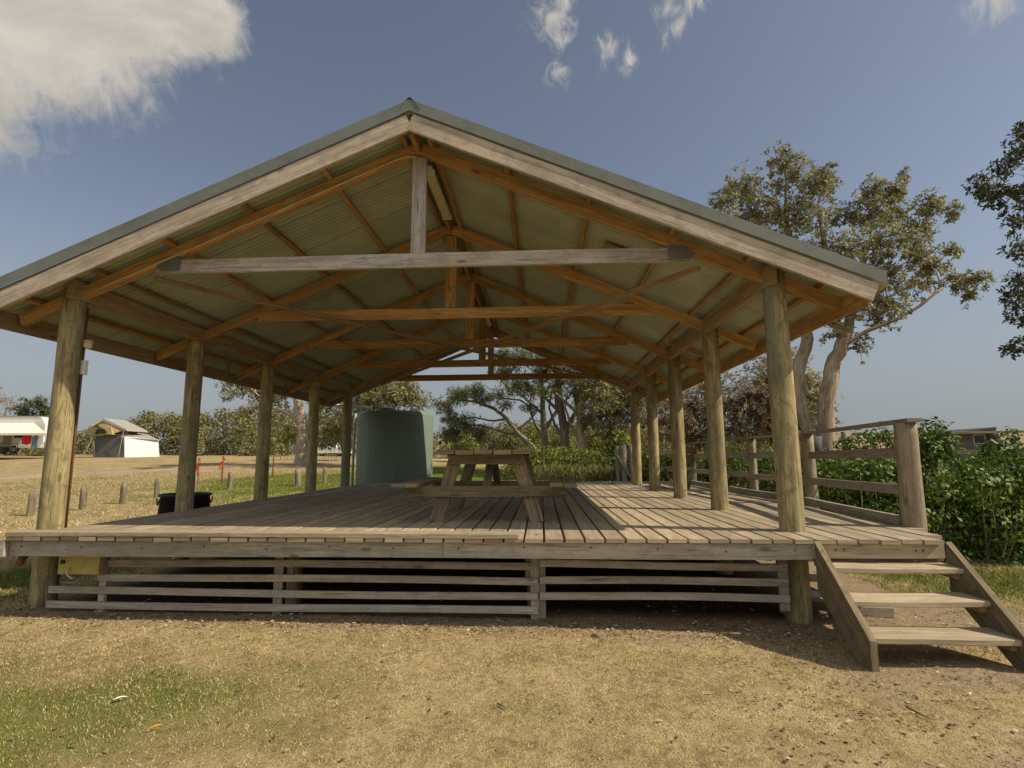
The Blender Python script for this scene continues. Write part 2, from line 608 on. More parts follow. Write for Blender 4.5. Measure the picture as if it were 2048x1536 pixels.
M['rust'] = plain('rusty_steel', (0.16, 0.075, 0.035), 0.8)
M['tankgreen'] = None
M['plate'] = plain('mossy_yellow_panel', (0.40, 0.345, 0.115), 0.7, dirt=(0.30, 0.28, 0.09), scale=9)
M['bucket'] = plain('grey_plastic', (0.09, 0.095, 0.105), 0.9)

# corrugated sheet, darkened by grime
m, nt, b = new_mat('corrugated_roof_sheet')
co = nt.node('ShaderNodeTexCoord').outputs['Object']
n = nt.noise(co, 1.4, 4, 0.6)
sy = nt.node('ShaderNodeSeparateXYZ')
nt.put(sy.inputs[0], co)
lap = nt.math('PINGPONG', nt.math('ADD', sy.outputs[1], 0.21), 0.38)
cs_ = nt.mix(nt.step(n, 0.35, 0.7), (0.41, 0.435, 0.325), (0.32, 0.345, 0.265))
cs_ = nt.mix(nt.step(lap, 0.006, 0.03, 0.55, 0.0), cs_, (0.16, 0.15, 0.10))       # grime along the sheet laps
nt.l.new(cs_, b.inputs['Base Color'])
b.inputs['Roughness'].default_value = 0.5
M['sheet'] = m

# ------------------------------------------------------------------ picnic shelter
XL, XR, Y0, S, XK = -5.134, 2.421, 5.533, 2.133, -1.317
PR = 0.118
SL = 0.427
HALF_L = 4.52
HALF_R = 4.47
YB = Y0 + 4 * S


def rz(x, peak):
    return peak - SL * abs(x - XK)


shelter = thing('picnic_shelter', 'open timber picnic shelter with round posts and gabled corrugated roof', 'shelter', (XK, Y0, -0.8))
for k in range(5):
    for X in (XL, XR):
        Y = Y0 + k * S
        top = rz(X, 4.19) - 0.0
        mb = MB().post((X, Y, float(zg(X, Y)) - 0.15), (X, Y, top), PR * RND.uniform(0.97, 1.04), PR * RND.uniform(0.93, 0.98), 22, 14, 0.05, 0.006)
        mb.build('post', M['pole'], shelter)
# eave beams notched into the inner faces of the posts
for X, sg in ((XL, 1), (XR, -1)):
    MB().bar((X + sg * 0.075, Y0 - 0.155, 2.545), (X + sg * 0.075, YB + 0.17, 2.545), 0.085, 0.20, n=10, warp=0.004).build('eave_beam', M['brown'], shelter)


def truss(Y, front):
    t = holder('truss', shelter)
    lm = M['silver'] if front else M['orange']
    up = (0, 0, 1)
    for sg, half in ((-1, HALF_L - 0.12), (1, HALF_R - 0.12)):
        xe = XK + sg * half
        zc_ = 4.117
        MB().bar((XK + sg * 0.024, Y, zc_ - SL * 0.024), (xe, Y, zc_ - SL * half), 0.07, 0.134, up, n=8, warp=0.003).build('rafter', M['orange'], t)
    MB().bar((-4.2, Y, 2.82), (1.58, Y, 2.82), 0.045, 0.158, n=8, warp=0.006).build('tie_beam', lm, t)
    MB().bar((XK + 0.012, Y, 2.9), (XK + 0.012, Y, 4.0), 0.158, 0.047, (0, 1, 0), n=3, warp=0.002).build('king_post', lm, t)
    for x0 in ((-4.06, 1.47) if front else ()):
        sg = 1 if x0 > XK else -1
        z0 = rz(x0, 4.06)
        pl = MB()
        pl.prism([(x0 - sg * 0.12, 2.76), (x0 + sg * 0.10, 2.76), (x0 + sg * 0.16, z0 - 0.05), (x0 + sg * 0.02, z0 + 0.04), (x0 - sg * 0.12, z0 + 0.05)][::sg],
                 'Y', Y - 0.0395, Y - 0.0365)
        pl.build('gusset_plate', M['zinc'], t)
    return t


t0 = truss(Y0, True)
for k in range(1, 5):
    truss(Y0 + k * S, False)

YF = 5.10                     # front of the roof
YE = YB + 0.60
for sg in (-1, 1):
    for d in (0.15, 0.99, 1.86, 2.72, 3.48, 4.2):
        X = XK + sg * d
        MB().bar((X, YF + 0.05, rz(X, 4.228)), (X, YE - 0.05, rz(X, 4.228)), 0.048, 0.072, (sg * SL, 0, 1), n=8, warp=0.004).build('purlin', M['orange'] if d != 3.48 else M['brown'], shelter)
MB().bar((XK, YF + 0.05, 4.13), (XK, Y0 - 0.04, 4.13), 0.045, 0.17).bar((XK, Y0 + 0.04, 4.13), (XK, YE - 0.05, 4.13), 0.045, 0.17, n=6).build('ridge_board', M['orange'], shelter)
# roof sheets: corrugations run down the slope
for sg, half in ((-1, HALF_L + 0.12), (1, HALF_R + 0.14)):
    pitch, amp = 0.076, 0.009
    ncor = int((YE - YF) / pitch)
    yy = np.linspace(YF + 0.005, YE, ncor * 6 + 1)
    zz = amp * np.cos((yy - YF) / pitch * 2 * math.pi)
    dd = np.linspace(0.0, half, 7)
    V, Fq = [], []
    for th in (0.0, -0.0025):
        for d in dd:
            for y_, z_ in zip(yy, zz):
                V.append((XK + sg * d - ORG[shelter.name][0], y_ - ORG[shelter.name][1], 4.278 - SL * d + z_ + th - ORG[shelter.name][2]))
    n_ = len(yy)
    blk = n_ * len(dd)
    for o_ in (0, blk):
        for i in range(len(dd) - 1):
            for j in range(n_ - 1):
                a = o_ + i * n_ + j
                f4 = (a, a + 1, a + n_ + 1, a + n_)
                Fq.append(f4 if (o_ == 0) == (sg < 0) else f4[::-1])
    link('roof_sheet', np_mesh('roof_sheet', V, Fq, smooth=True), M['sheet'], shelter)
# barge boards, capping, eave boards, ridge cap
for yf, sy in ((YF, -1), (YE, 1)):
    for sg, half in ((-1, HALF_L), (1, HALF_R)):
        bb = MB()
        p0 = (XK + sg * 0.004, yf - sy * 0.0, 4.147 - SL * 0.004)
        xe = XK + sg * half
        bb.bar(p0, (xe, yf, 4.147 - SL * half), 0.04, 0.178, (0, 0, 1), n=6, warp=0.002)
        bb.build('barge_board', M['barge'], shelter)
        cp = MB()
        h2 = half + 0.10
        yo = yf + sy * 0.034
        # folded strip: face, and a lip that lies over the sheet
        A = [(XK, yo, 4.262), (XK + sg * h2, yo, 4.262 - SL * h2), (XK + sg * h2, yo, 4.385 - SL * h2), (XK, yo, 4.385),
             (XK + sg * h2, yo - sy * 0.14, 4.392 - SL * h2), (XK, yo - sy * 0.14, 4.392)]
        yi = yo - sy * 0.004
        B = [(XK, yi, 4.262), (XK + sg * h2, yi, 4.262 - SL * h2), (XK + sg * h2, yi, 4.380 - SL * h2), (XK, yi, 4.380),
             (XK + sg * h2, yo - sy * 0.14, 4.386 - SL * h2), (XK, yo - sy * 0.14, 4.386)]
        cp.quads(A + B, [(0, 1, 2, 3), (3, 2, 4, 5), (6, 9, 8, 7), (9, 11, 10, 8), (0, 6, 7, 1), (1, 7, 8, 2), (2, 8, 10, 4), (4, 10, 11, 5)])
        cp.build('barge_capping', M['capmetal'], shelter)
for sg, half in ((-1, HALF_L), (1, HALF_R)):
    X = XK + sg * (half - 0.045)
    zc_ = 4.045 - SL * half + 0.10
    MB().bar((X, YF + 0.021, zc_), (X, YE - 0.021, zc_), 0.035, 0.20, n=12, warp=0.004).build('eave_board', M['brown'] if sg < 0 else M['orange'], shelter)
rc = MB()
W = 0.11
prof = [(-W, 4.31 - SL * W), (-0.03, 4.385), (0, 4.41), (0.03, 4.385), (W, 4.31 - SL * W)]
V = [(XK + q[0], y_, q[1] + o_) for o_ in (0.0, -0.004) for y_ in (YF - 0.04, YE + 0.04) for q in prof]
Fq = []
for o_ in (0, 10):
    for j in range(4):
        f4 = (o_ + j, o_ + j + 1, o_ + 5 + j + 1, o_ + 5 + j)
        Fq.append(f4 if o_ == 0 else f4[::-1])
Fq += [(j + 1, j, 10 + j, 11 + j) for j in range(4)]
rc.quads(V, Fq)
rc.build('ridge_cap', M['capmetal'], shelter)
# long diagonal braces under the tie beams
for a, b2 in (((-4.28, Y0 + 0.06, 2.705), (1.62, YB - 0.1, 2.705)), ((1.68, Y0 + 0.06, 2.69), (-4.2, YB - 0.1, 2.66))):
    MB().bar(a, b2, 0.075, 0.045, n=12, warp=0.008).build('diagonal_brace', M['brown'], shelter)
# short hanging battens by the left eave, a timber panel between the purlins, nogging
for px, py in ((490, 740), (575, 760)):
    p = at(px, py, 9.2 if px < 520 else 11.4)
    MB().bar((-5.55, p[1], 2.15), (-5.55, p[1], 2.52), 0.03, 0.045, (0, 1, 0)).build('hanging_batten', M['brown'], shelter)
XPm = XK + 2.29
MB().bar((XPm, 6.35, rz(XPm, 4.215)), (XPm, 6.72, rz(XPm, 4.215)), 0.36, 0.02, (SL, 0, 1)).build('timber_panel', M['brown'], shelter)
for xq in (XK + 3.84,):
    MB().bar((xq - 0.3, 9.3, rz(xq - 0.3, 4.2)), (xq + 0.3, 9.3, rz(xq + 0.3, 4.2)), 0.045, 0.07).build('nogging', M['orange'], shelter)
# cream conduit along the left front rafter, switch box and sensor lamp on the first post
cpts = []
for x in np.linspace(-4.86, XK - 0.21, 14):
    cpts.append((x, Y0 - 0.047, rz(x, 4.072) + 0.003 * math.sin(x * 9)))
cpts += [(XK - 0.12, Y0 - 0.047, 4.0), (XK - 0.02, Y0 - 0.047, 3.995)]
cd = MB().tube(cpts, 0.011, 8)
for x in np.linspace(-4.6, -1.7, 8):
    cd.tube([(x - 0.012, Y0 - 0.047, rz(x - 0.012, 4.072)), (x + 0.012, Y0 - 0.047, rz(x + 0.012, 4.072))], 0.015, 8)
cd.build('conduit', M['cream'], shelter)
QX, QY = XL + 0.089, Y0 + 0.08
MB().tube([(QX, QY, 0.0), (QX, QY, 1.2), (QX - 0.002, QY, 2.4)], 0.013, 8).build('post_conduit', M['rustpipe'], shelter)
MB().bar((QX + 0.02, QY + 0.005, 1.64), (QX + 0.02, QY + 0.005, 1.80), 0.05, 0.05, (0, 1, 0)).build('switch_box', M['white'], shelter)
sl = MB().bar((QX - 0.01, QY, 1.985), (QX + 0.075, QY, 1.985), 0.06, 0.08)
sl.tube([(QX + 0.06, QY, 1.98), (QX + 0.085, QY - 0.04, 1.96), (QX + 0.09, QY - 0.06, 1.95)], [0.028, 0.042, 0.036], 10)
sl.build('sensor_lamp', M['cream'], shelter)

# batten lights under the ridge
for (ya, yb_), lab in zip(((5.75, 6.95), (12.1, 13.0)),
                          ('cream batten light nearest the front gable, hung beside the ridge board',
                           'far batten light beneath the ridge at the back of the shelter')):
    xl = XK + 0.07
    z0 = 3.985
    lt = thing('batten_light', lab, 'light', (xl, (ya + yb_) / 2, z0), 'batten lights under the ridge')
    MB().bar((xl, ya, z0 + 0.03), (xl, yb_, z0 + 0.03), 0.05, 0.05).build('housing', M['white'], lt)
    MB().bar((xl, ya + 0.02, z0 - 0.022), (xl, yb_ - 0.02, z0 - 0.022), 0.115, 0.05, ch=0.014).build('diffuser', M['cream'], lt)
    MB().bar((xl, ya, z0 - 0.02), (xl, ya + 0.02, z0 - 0.02), 0.12, 0.055).build('end_cap', M['white'], lt)
    MB().bar((xl, yb_ - 0.02, z0 - 0.02), (xl, yb_, z0 - 0.02), 0.12, 0.055).build('end_cap', M['white'], lt)

# ------------------------------------------------------------------ deck
deck = thing('timber_deck', 'raised weathered timber deck with slatted skirt under the shelter', 'deck', (-0.8, 5.0, -0.8))
DX0, DF, DB, DBL = -5.03, 4.95, 16.3, 14.6


def deck_right(y):
    return np.interp(y, [4.9, 5.9, 15.4], [3.57, 3.86, 4.02])


db = MB()
x = DX0
bw, gap = 0.161, 0.0195
while x < 3.86:
    xa = x + bw / 2
    ys_ = DF + RND.uniform(-0.008, 0.008)
    yend = DBL if xa < -2.7 else DB
    if xa > 3.42:
        ys_ = max(DF, np.interp(xa, [3.42, 3.8, 4.1], [4.95, 5.9, 15.4]))
    # each run is two or three boards butted end to end
    cuts = [ys_]
    cpos = ys_ + RND.choice((3.6, 4.8, 5.4))
    while cpos < yend - 1.5:
        cuts.append(cpos)
        cpos += RND.choice((4.2, 4.8, 5.4))
    cuts.append(yend)
    for a, b2 in zip(cuts[:-1], cuts[1:]):
        if b2 - a > 0.2:
            db.bar((xa, a + 0.002, -0.0175 + RND.uniform(-0.002, 0.001)), (xa, b2 - 0.002, -0.0175 + RND.uniform(-0.002, 0.001)), bw, 0.035, n=4, warp=0.0012)
    x += bw + gap
db.build('deck_boards', M['deck'], deck)
MB().bar((-5.03, 5.03, 0.0225), (-0.215, 5.03, 0.0225), 0.17, 0.043, n=10, warp=0.004).build('front_kerb_board', M['deck'], deck)
MB().bar((-4.965, DF + 0.065, -0.109), (-0.9, DF + 0.065, -0.109), 0.05, 0.142, n=8, warp=0.004).bar((-0.896, DF + 0.065, -0.110), (2.34, DF + 0.065, -0.107), 0.05, 0.142, n=8, warp=0.004).build('front_fascia', M['grey'], deck)
MB().bar((2.345, DF + 0.075, -0.105), (3.46, DF + 0.075, -0.10), 0.05, 0.125, n=2).bar((2.42, DF + 0.16, -0.20), (3.46, DF + 0.16, -0.2), 0.045, 0.10).build('stair_fascia', M['deck'], deck)
MB().bar((DX0 + 0.03, DF + 0.05, -0.115), (DX0 + 0.03, DBL - 0.06, -0.115), 0.05, 0.15, n=8, warp=0.004).build('side_fascia', M['grey'], deck)
MB().bar((3.45, DF + 0.1, -0.115), (3.80, 5.9, -0.115), 0.05, 0.15).bar((3.835, 5.9, -0.115), (3.98, DB, -0.115), 0.05, 0.15, n=8).build('side_fascia', M['grey'], deck)
MB().bar((DX0, DBL - 0.03, -0.105), (-2.72, DBL - 0.03, -0.105), 0.05, 0.13).bar((-2.7, DB - 0.03, -0.105), (3.98, DB - 0.03, -0.105), 0.05, 0.13).build('rear_fascia', M['grey'], deck)
MB().bar((-4.95, DBL - 0.1, 0.025), (-2.75, DBL - 0.1, 0.025), 0.10, 0.05, n=6).build('rear_kerb_board', M['grey'], deck)
jo = MB()
for y_ in np.arange(5.6, 15.2, 1.2):
    jo.bar((-4.97, y_, -0.11), (3.55, y_, -0.11), 0.045, 0.14)
jo.build('joists', M['brown'], deck)
for xx in (-2.6, -0.1, 2.42):
    for yy_ in (5.75, 8.9, 12.0, 14.8):
        if yy_ < 9.5 or RND.random() < 0.5:
            MB().bar((xx, yy_, -1.0), (xx, yy_, -0.18), 0.12, 0.12, (0, 1, 0)).build('stump', M['brown'], deck)
# slatted skirt
LY = 5.36
for xb, zb in ((-4.36, -0.83), (-2.58, -0.84), (-0.075, -0.84), (2.235, -0.70)):
    MB().bar((xb, LY + 0.005, zb), (xb, LY + 0.005, -0.185), 0.085 if xb > -4 else 0.07, 0.04, (0, 1, 0), n=3, warp=0.003).build('skirt_batten', M['grey'], deck)
for xb in (-2.48, -0.14, -0.005):
    MB().bar((xb, LY + 0.05, -0.42 if xb != -0.005 else -0.83), (xb, LY + 0.05, -0.185), 0.06, 0.045, (0, 1, 0), n=2).build('skirt_block', M['brown'], deck)
for (xa, xb, zs) in ((-4.9, -0.05, (-0.30, -0.437, -0.568, -0.703)), (-0.03, 2.27, (-0.285, -0.43, -0.572))):
    for i, z_ in enumerate(zs):
        x1 = xa if not (xa < -4 and i < 2) else -4.4
        MB().bar((x1, LY - 0.028, z_ + RND.uniform(-0.006, 0.006)), (xb - (0.06 if i == 0 and xa < -4 else 0), LY - 0.028, z_ - 0.012 + RND.uniform(-0.008, 0.008)), 0.022, 0.068, n=10, warp=0.007).build('skirt_slat', M['grey'], deck)
for z_ in (-0.43, -0.572):
    MB().bar((2.30, LY + 0.12, z_), (2.75, LY + 0.12, z_), 0.022, 0.068).build('skirt_slat', M['grey'], deck)
MB().bar((-5.06, DF - 0.0, -0.11), (-5.06, DF + 0.3, -0.11), 0.05, 0.15).build('corner_block', M['silver'], deck)
MB().bar((-4.96, 5.05, -0.27), (-4.97, 5.12, -0.165), 0.05, 0.05, (0, 1, 0)).build('bracket', M['rust'], deck)
# bolt heads on the fascia
for px in np.linspace(-4.9, 2.2, 13):
    for dz in (0.0,):
        zz_ = -0.10 + RND.uniform(-0.02, 0.02)
        MB().tube([(px, DF + 0.041, zz_), (px, DF + 0.034, zz_)], 0.009, 8).build('bolt', M['rust'], deck)
for px in (2.55, 2.62, 3.22, 3.28):
    MB().tube([(px, DF + 0.051, -0.095), (px, DF + 0.045, -0.095)], 0.010, 8).build('bolt', M['rust'], deck)

# utility box under the front edge
ub = thing('utility_box', 'mossy yellow panel box with a black lock hung under the deck edge', 'utility box', (-4.52, 5.22, -0.4))
MB().bar((-4.73, 5.24, -0.285), (-4.315, 5.24, -0.285), 0.03, 0.215, n=2).build('panel', M['plate'], ub)
MB().bar((-4.74, 5.28, -0.285), (-4.305, 5.28, -0.285), 0.045, 0.24).build('backing_frame', M['brown'], ub)
MB().tube([(-4.68, 5.225, -0.275), (-4.68, 5.205, -0.275)], 0.02, 12).build('lock', M['black'], ub)
MB().tube([(-4.60, 5.215, -0.33), (-4.615, 5.20, -0.36), (-4.59, 5.19, -0.40), (-4.55, 5.195, -0.425), (-4.545, 5.20, -0.43)], 0.009, 8).build('cable', M['cream'], ub)
MB().tube([(-4.50, 5.23, -0.42), (-4.505, 5.22, -0.455), (-4.56, 5.21, -0.47), (-4.67, 5.215, -0.465)], 0.011, 8).build('pipe_loop', M['zinc'], ub)

# ------------------------------------------------------------------ steps
steps = thing('timber_steps', 'three weathered timber treads between sloping stringers at the deck front', 'steps', (2.9, 4.6, -0.78))
for xs0, zb in ((2.345, -0.86), (3.435, -0.86)):
    prof = [(4.945, -0.012), (4.255, -0.585), (4.235, -0.605), (4.235, zb), (4.33, zb), (4.945, -0.42)]
    MB().prism(prof, 'X', xs0, xs0 + 0.05).build('stringer', M['stringer'], steps)
for y_, z_ in ((4.765, -0.222), (4.525, -0.422), (4.285, -0.622)):
    MB().bar((2.397, y_ + 0.155, z_ + RND.uniform(-0.004, 0.004)), (3.433, y_ + 0.155, z_ + RND.uniform(-0.004, 0.004)), 0.30, 0.045, ch=0.006, n=3, warp=0.003).build('tread', M['deck'], steps)
for y_, z_ in ((4.765, -0.27), (4.525, -0.47), (4.285, -0.67)):
    for x_ in (2.42, 3.41):
        MB().bar((x_, y_ + 0.05, z_), (x_, y_ + 0.27, z_), 0.045, 0.045).build('tread_cleat', M['brown'], steps)

# offcuts lying under the deck behind the steps
oc = MB().bar((3.05, 5.75, -0.50), (3.38, 5.72, -0.50), 0.16, 0.09)
oc = oc.build('timber_offcut', M['silver'], None, (3.2, 5.7, -0.5))
tag(oc, 'grey timber block behind the steps under the deck corner', 'timber block')
oc.location = (3.2, 5.7, float(zg(3.2, 5.7)) + 0.045)
pk = MB().bar((2.7, 6.35, -0.71), (3.55, 5.95, -0.71), 0.14, 0.03, n=3).build('loose_plank', M['silver'], None, (3.1, 6.1, -0.71))
pk.location = (3.1, 6.1, float(zg(3.1, 6.1)) + 0.02)
tag(pk, 'loose grey plank on the ground behind the steps', 'plank')

# ------------------------------------------------------------------ railing on the right side of the deck
rail = thing('deck_railing', 'timber railing with round posts along the right side of the deck', 'railing', (4.0, 9.0, 0))
RP = [(3.80, 5.88, 0.108, 1.055), (4.12, 8.65, 0.098, 1.05), (3.99, 10.6, 0.085, 1.05), (4.05, 14.9, 0.085, 1.05)]
for (px, py, r, h) in RP:
    MB().post((px, py, -0.21 if py < 6 else -0.95), (px, py, h), r, r * 0.92, 20, 10, 0.05, 0.008).build('rail_post', M['railpole'], rail)
for i in range(3):
    a, b2 = RP[i], RP[i + 1]
    MB().bar((a[0], a[1] - 0.16 if i == 0 else a[1] + 0.003, a[3] + 0.02), (b2[0], b2[1] - 0.003, b2[3] + 0.02), 0.14, 0.04, n=4, warp=0.003).build('top_rail', M['grey'], rail)
    for z_ in (0.75, 0.36):
        MB().bar((a[0] - 0.01, a[1] + 0.06, z_), (b2[0] - 0.01, b2[1] - 0.06, z_ - 0.02), 0.045, 0.105, n=4, warp=0.004).build('mid_rail', M['grey'], rail)
    MB().bar((a[0] - 0.09, a[1] + 0.10, 0.05), (b2[0] - 0.13, b2[1] - 0.05, 0.05), 0.07, 0.10, n=4, warp=0.003).build('kerb_rail', M['grey'], rail)
# back return of the railing
bp = at(1475, 915, 15.1)
MB().post((bp[0] - 0.6, 15.1, -0.8), (bp[0] - 0.6, 15.1, 1.1), 0.09, 0.085, 16, 6).build('rail_post', M['railpole'], rail)
for z_ in (0.84, 0.36):
    MB().bar((3.2, 15.1, z_), (4.05, 15.0, z_), 0.05, 0.10).build('mid_rail', M['grey'], rail)
bk = thing('grey_bucket', 'small grey bucket hung outside the second railing post', 'bucket', (4.34, 8.9, 0.8))
MB().tube([(4.36, 8.95, 0.78), (4.36, 8.95, 0.80), (4.36, 8.95, 1.03)], [0.085, 0.10, 0.125], 18).build('pail', M['bucket'], bk)
MB().tube([(4.36 + 0.12 * math.cos(a), 8.95, 1.03 + 0.10 * math.sin(a)) for a in np.linspace(0, math.pi, 9)], 0.006, 6).build('handle', M['zinc'], bk)

# weathered old gate posts past the back of the deck
gp = thing('old_gate', 'dark weathered gate posts with a leaning brace behind the far deck corner', 'gate', (2.3, 16.4, -0.4))
for px, top, r in ((1234, 893, 0.055), (1247, 890, 0.09), (1262, 888, 0.075)):
    p = at(px, top, 16.4)
    MB().post((p[0], 16.4, -0.9), (p[0], 16.4, p[2]), r, r * 0.9, 12, 6, 0.1).build('gate_post', M['grey'], gp)
pa, pb = at(1228, 900, 16.3), at(1262, 955, 16.3)
MB().bar(pa, pb, 0.05, 0.07).build('brace', M['grey'], gp)

# ------------------------------------------------------------------ picnic tables
def picnic_table(label, loc, rot, length=1.9, topw=1.04, seatspan=2.02, ht=0.80, hs=0.44):
    t = thing('picnic_table', label, 'picnic table', (0, 0, 0), 'picnic tables on the deck')
    L = length / 2
    for i in range(5):
        xx = (i - 2) * topw / 5
        MB().bar((xx, -L, ht - 0.024), (xx, L, ht - 0.024), topw / 5 - 0.012, 0.048, n=4, warp=0.003).build('top_board', M['table'], t)
    for sg in (-1, 1):
        for i in (0, 1):
            xx = sg * (seatspan / 2 - 0.075 - i * 0.15)
            MB().bar((xx, -L, hs - 0.02), (xx, L, hs - 0.02), 0.142, 0.04, n=4, warp=0.003).build('seat_board', M['table'], t)
    for yq in (-L + 0.28, L - 0.28):
        MB().bar((-seatspan / 2 + 0.12, yq, hs - 0.10), (seatspan / 2 - 0.12, yq, hs - 0.10), 0.045, 0.12, n=3, warp=0.002).build('seat_bearer', M['table'], t)
        MB().bar((-topw / 2 + 0.09, yq, ht - 0.104), (topw / 2 - 0.09, yq, ht - 0.104), 0.045, 0.11).build('top_bearer', M['table'], t)
        for sg in (-1, 1):
            MB().bar((sg * 0.57, yq + 0.047, 0.0), (sg * 0.345, yq + 0.047, ht - 0.052), 0.045, 0.15, (1, 0, 0.4)).build('leg', M['table'], t)
    for sg in (-1, 1):
        MB().bar((0.0, sg * 0.12, ht - 0.06), (0.0, sg * (L - 0.32), hs - 0.06), 0.09, 0.04, (0, 1, 1)).build('diagonal_brace', M['table'], t)
    t.location = loc
    t.rotation_euler = (0, 0, rot)
    return t


picnic_table('mossy timber picnic table standing at the middle of the deck', (-0.615, 6.82, 0.0), R_(-1.0))
# bench by the railing
bn = thing('park_bench', 'dark timber bench standing by the railing behind the right front post', 'bench', (3.3, 12.6, 0))
MB().bar((3.05, 12.3, 0.45), (3.05, 13.8, 0.45), 0.16, 0.045).bar((3.24, 12.3, 0.45), (3.24, 13.8, 0.45), 0.16, 0.045).build('seat', M['grey'], bn)
MB().bar((3.42, 12.3, 0.68), (3.42, 13.8, 0.68), 0.035, 0.15).bar((3.45, 12.3, 0.86), (3.45, 13.8, 0.86), 0.035, 0.15).build('backrest', M['table'], bn)
for y_ in (12.45, 13.6):
    MB().bar((3.2, y_, 0.0), (3.02, y_, 0.42), 0.05, 0.09, (1, 0, 0)).build('leg', M['table'], bn)
    MB().bar((3.25, y_, 0.0), (3.44, y_, 0.92), 0.05, 0.09, (1, 0, 0)).build('leg', M['table'], bn)

# ------------------------------------------------------------------ water tank
m, nt, b = new_mat('green_polythene')
co = nt.node('ShaderNodeTexCoord').outputs['Object']
mp = nt.vmath('MULTIPLY', co, (3.0, 3.0, 0.25))
n = nt.noise(mp, 2.0, 4, 0.6)
nt.l.new(nt.mix(nt.step(n, 0.35, 0.7), (0.165, 0.225, 0.165), (0.145, 0.20, 0.148)), b.inputs['Base Color'])
b.inputs['Roughness'].default_value = 0.5
TX, TY, TR = -4.28, 15.75, 1.09
TB = float(zg(TX, TY))
tank = thing('water_tank', 'large round green poly water tank behind the back of the deck', 'water tank', (TX, TY, TB))


def lathe(prof, cx, cy, seg=64, ribs=0, amp=0.0):
    V, Fq = [], []
    for r, z in prof:
        for j in range(seg):
            a = 2 * math.pi * j / seg
            rr = r + (amp * math.cos(a * ribs) if ribs and r > 0.8 else 0)
            V.append((cx + rr * math.cos(a), cy + rr * math.sin(a), z))
    for i in range(len(prof) - 1):
        for j in range(seg):
            k = (j + 1) % seg
            Fq.append((i * seg + j, i * seg + k, (i + 1) * seg + k, (i + 1) * seg + j))
    return V, Fq


ZT = 2.03
V, Fq = lathe([(TR - 0.02, TB - 0.05), (TR, TB + 0.05), (TR, ZT - 0.10), (TR - 0.02, ZT - 0.04), (TR - 0.08, ZT)], TX, TY, 192, 48, 0.0035)
MB().quads(V, Fq, smooth=True).build('tank_wall', m, tank)
V, Fq = lathe([(TR - 0.08, ZT), (TR * 0.6, ZT + 0.03), (0.3, ZT + 0.06), (0.02, ZT + 0.07)], TX, TY, 64)
MB().quads(V, Fq, smooth=True).build('tank_roof', m, tank)
V, Fq = lathe([(0.24, ZT + 0.12), (0.24, ZT + 0.18), (0.2, ZT + 0.2), (0.02, ZT + 0.205)], TX - 0.05, TY - 0.72, 32)
MB().quads([(v[0], v[1], v[2] - 0.12) for v in V], Fq, smooth=True).build('inlet_lid', m, tank)
MB().tube([(TX - 0.5, TY - 0.85, 2.10), (TX - 0.9, TY - 1.0, 2.13), (-5.9, 14.9, 2.2), (-5.95, 14.8, 2.26)], 0.045, 12).build('inlet_pipe', M['white'], tank)
MB().tube([(TX - 1.0, TY - 0.62, 1.98), (TX - 1.02, TY - 0.64, 1.0), (TX - 1.02, TY - 0.64, -0.4)], 0.035, 10).build('overflow_pipe', M['tankpipe'] if 'tankpipe' in M else plain('pale_green_pipe', (0.33, 0.40, 0.34), 0.5), tank)

# black tub beside the second left post
tub = thing('black_tub', 'black plastic tub standing beside the left edge of the deck', 'tub', (-6.0, 9.75, -0.8))
zb = float(zg(-6.0, 9.75))
TBX = -6.42
V, Fq = lathe([(0.31, zb), (0.36, zb + 0.02), (0.39, zb + 0.79), (0.42, zb + 0.80), (0.42, zb + 0.84), (0.38, zb + 0.84), (0.41, zb + 0.5), (0.02, zb + 0.45)], TBX, 9.6, 40)
MB().quads(V, Fq, smooth=True).build('tub_wall', M['black'], tub)
hd = MB()
for a in (0.9, 4.0):
    hd.tube([(TBX + 0.43 * math.cos(a + d), 9.6 + 0.43 * math.sin(a + d), zb + 0.76 - 0.1 * math.cos(d * 8)) for d in np.linspace(-0.2, 0.2, 7)], 0.012, 6)
hd.build('handle', plain('dark_grey_rope', (0.06, 0.06, 0.06), 0.8), tub)

# ------------------------------------------------------------------ bollards and stakes on the left
BOL = [(68, 13.4, 'short grey timber bollard half hidden left of the front left post'),
       (170, 14.4, 'leaning short grey timber bollard just right of the front left post'),
       (249, 15.6, 'short brown timber bollard standing alone in the dry grass left of the black tub'),
       (316, 17.0, 'short timber bollard behind the black tub'),
       (389, 17.6, 'pale timber bollard right behind the second left post'),
       (460, 19.4, 'pale timber bollard between the second and third left posts'),
       (596, 20.4, 'wide pale timber bollard left of the fourth left post'),
       (650, 21.4, 'pale timber bollard right of the fourth left post')]
bol0 = MB().post((0, 0, -0.2), (0, 0, 0.62), 0.085, 0.08, 14, 5, 0.08).build('bollard', M['bollard'], None)
for i, (px, Y, lab) in enumerate(BOL):
    o = bol0 if i == 0 else copy_tree(bol0)
    p = at(px, 960, Y)
    o.location = (p[0], Y, float(zg(p[0], Y)))
    o.rotation_euler = (RND.uniform(-0.04, 0.04), 0.09 if i in (1, 2) else RND.uniform(-0.03, 0.03), RND.uniform(0, 6))
    if i == 6:
        o.scale = (1.35, 1.35, 1)
    tag(o, lab, 'bollard', 'timber bollards along the grass edge')
M['flag'] = plain('orange_tape', (0.60, 0.14, 0.045), 0.6)
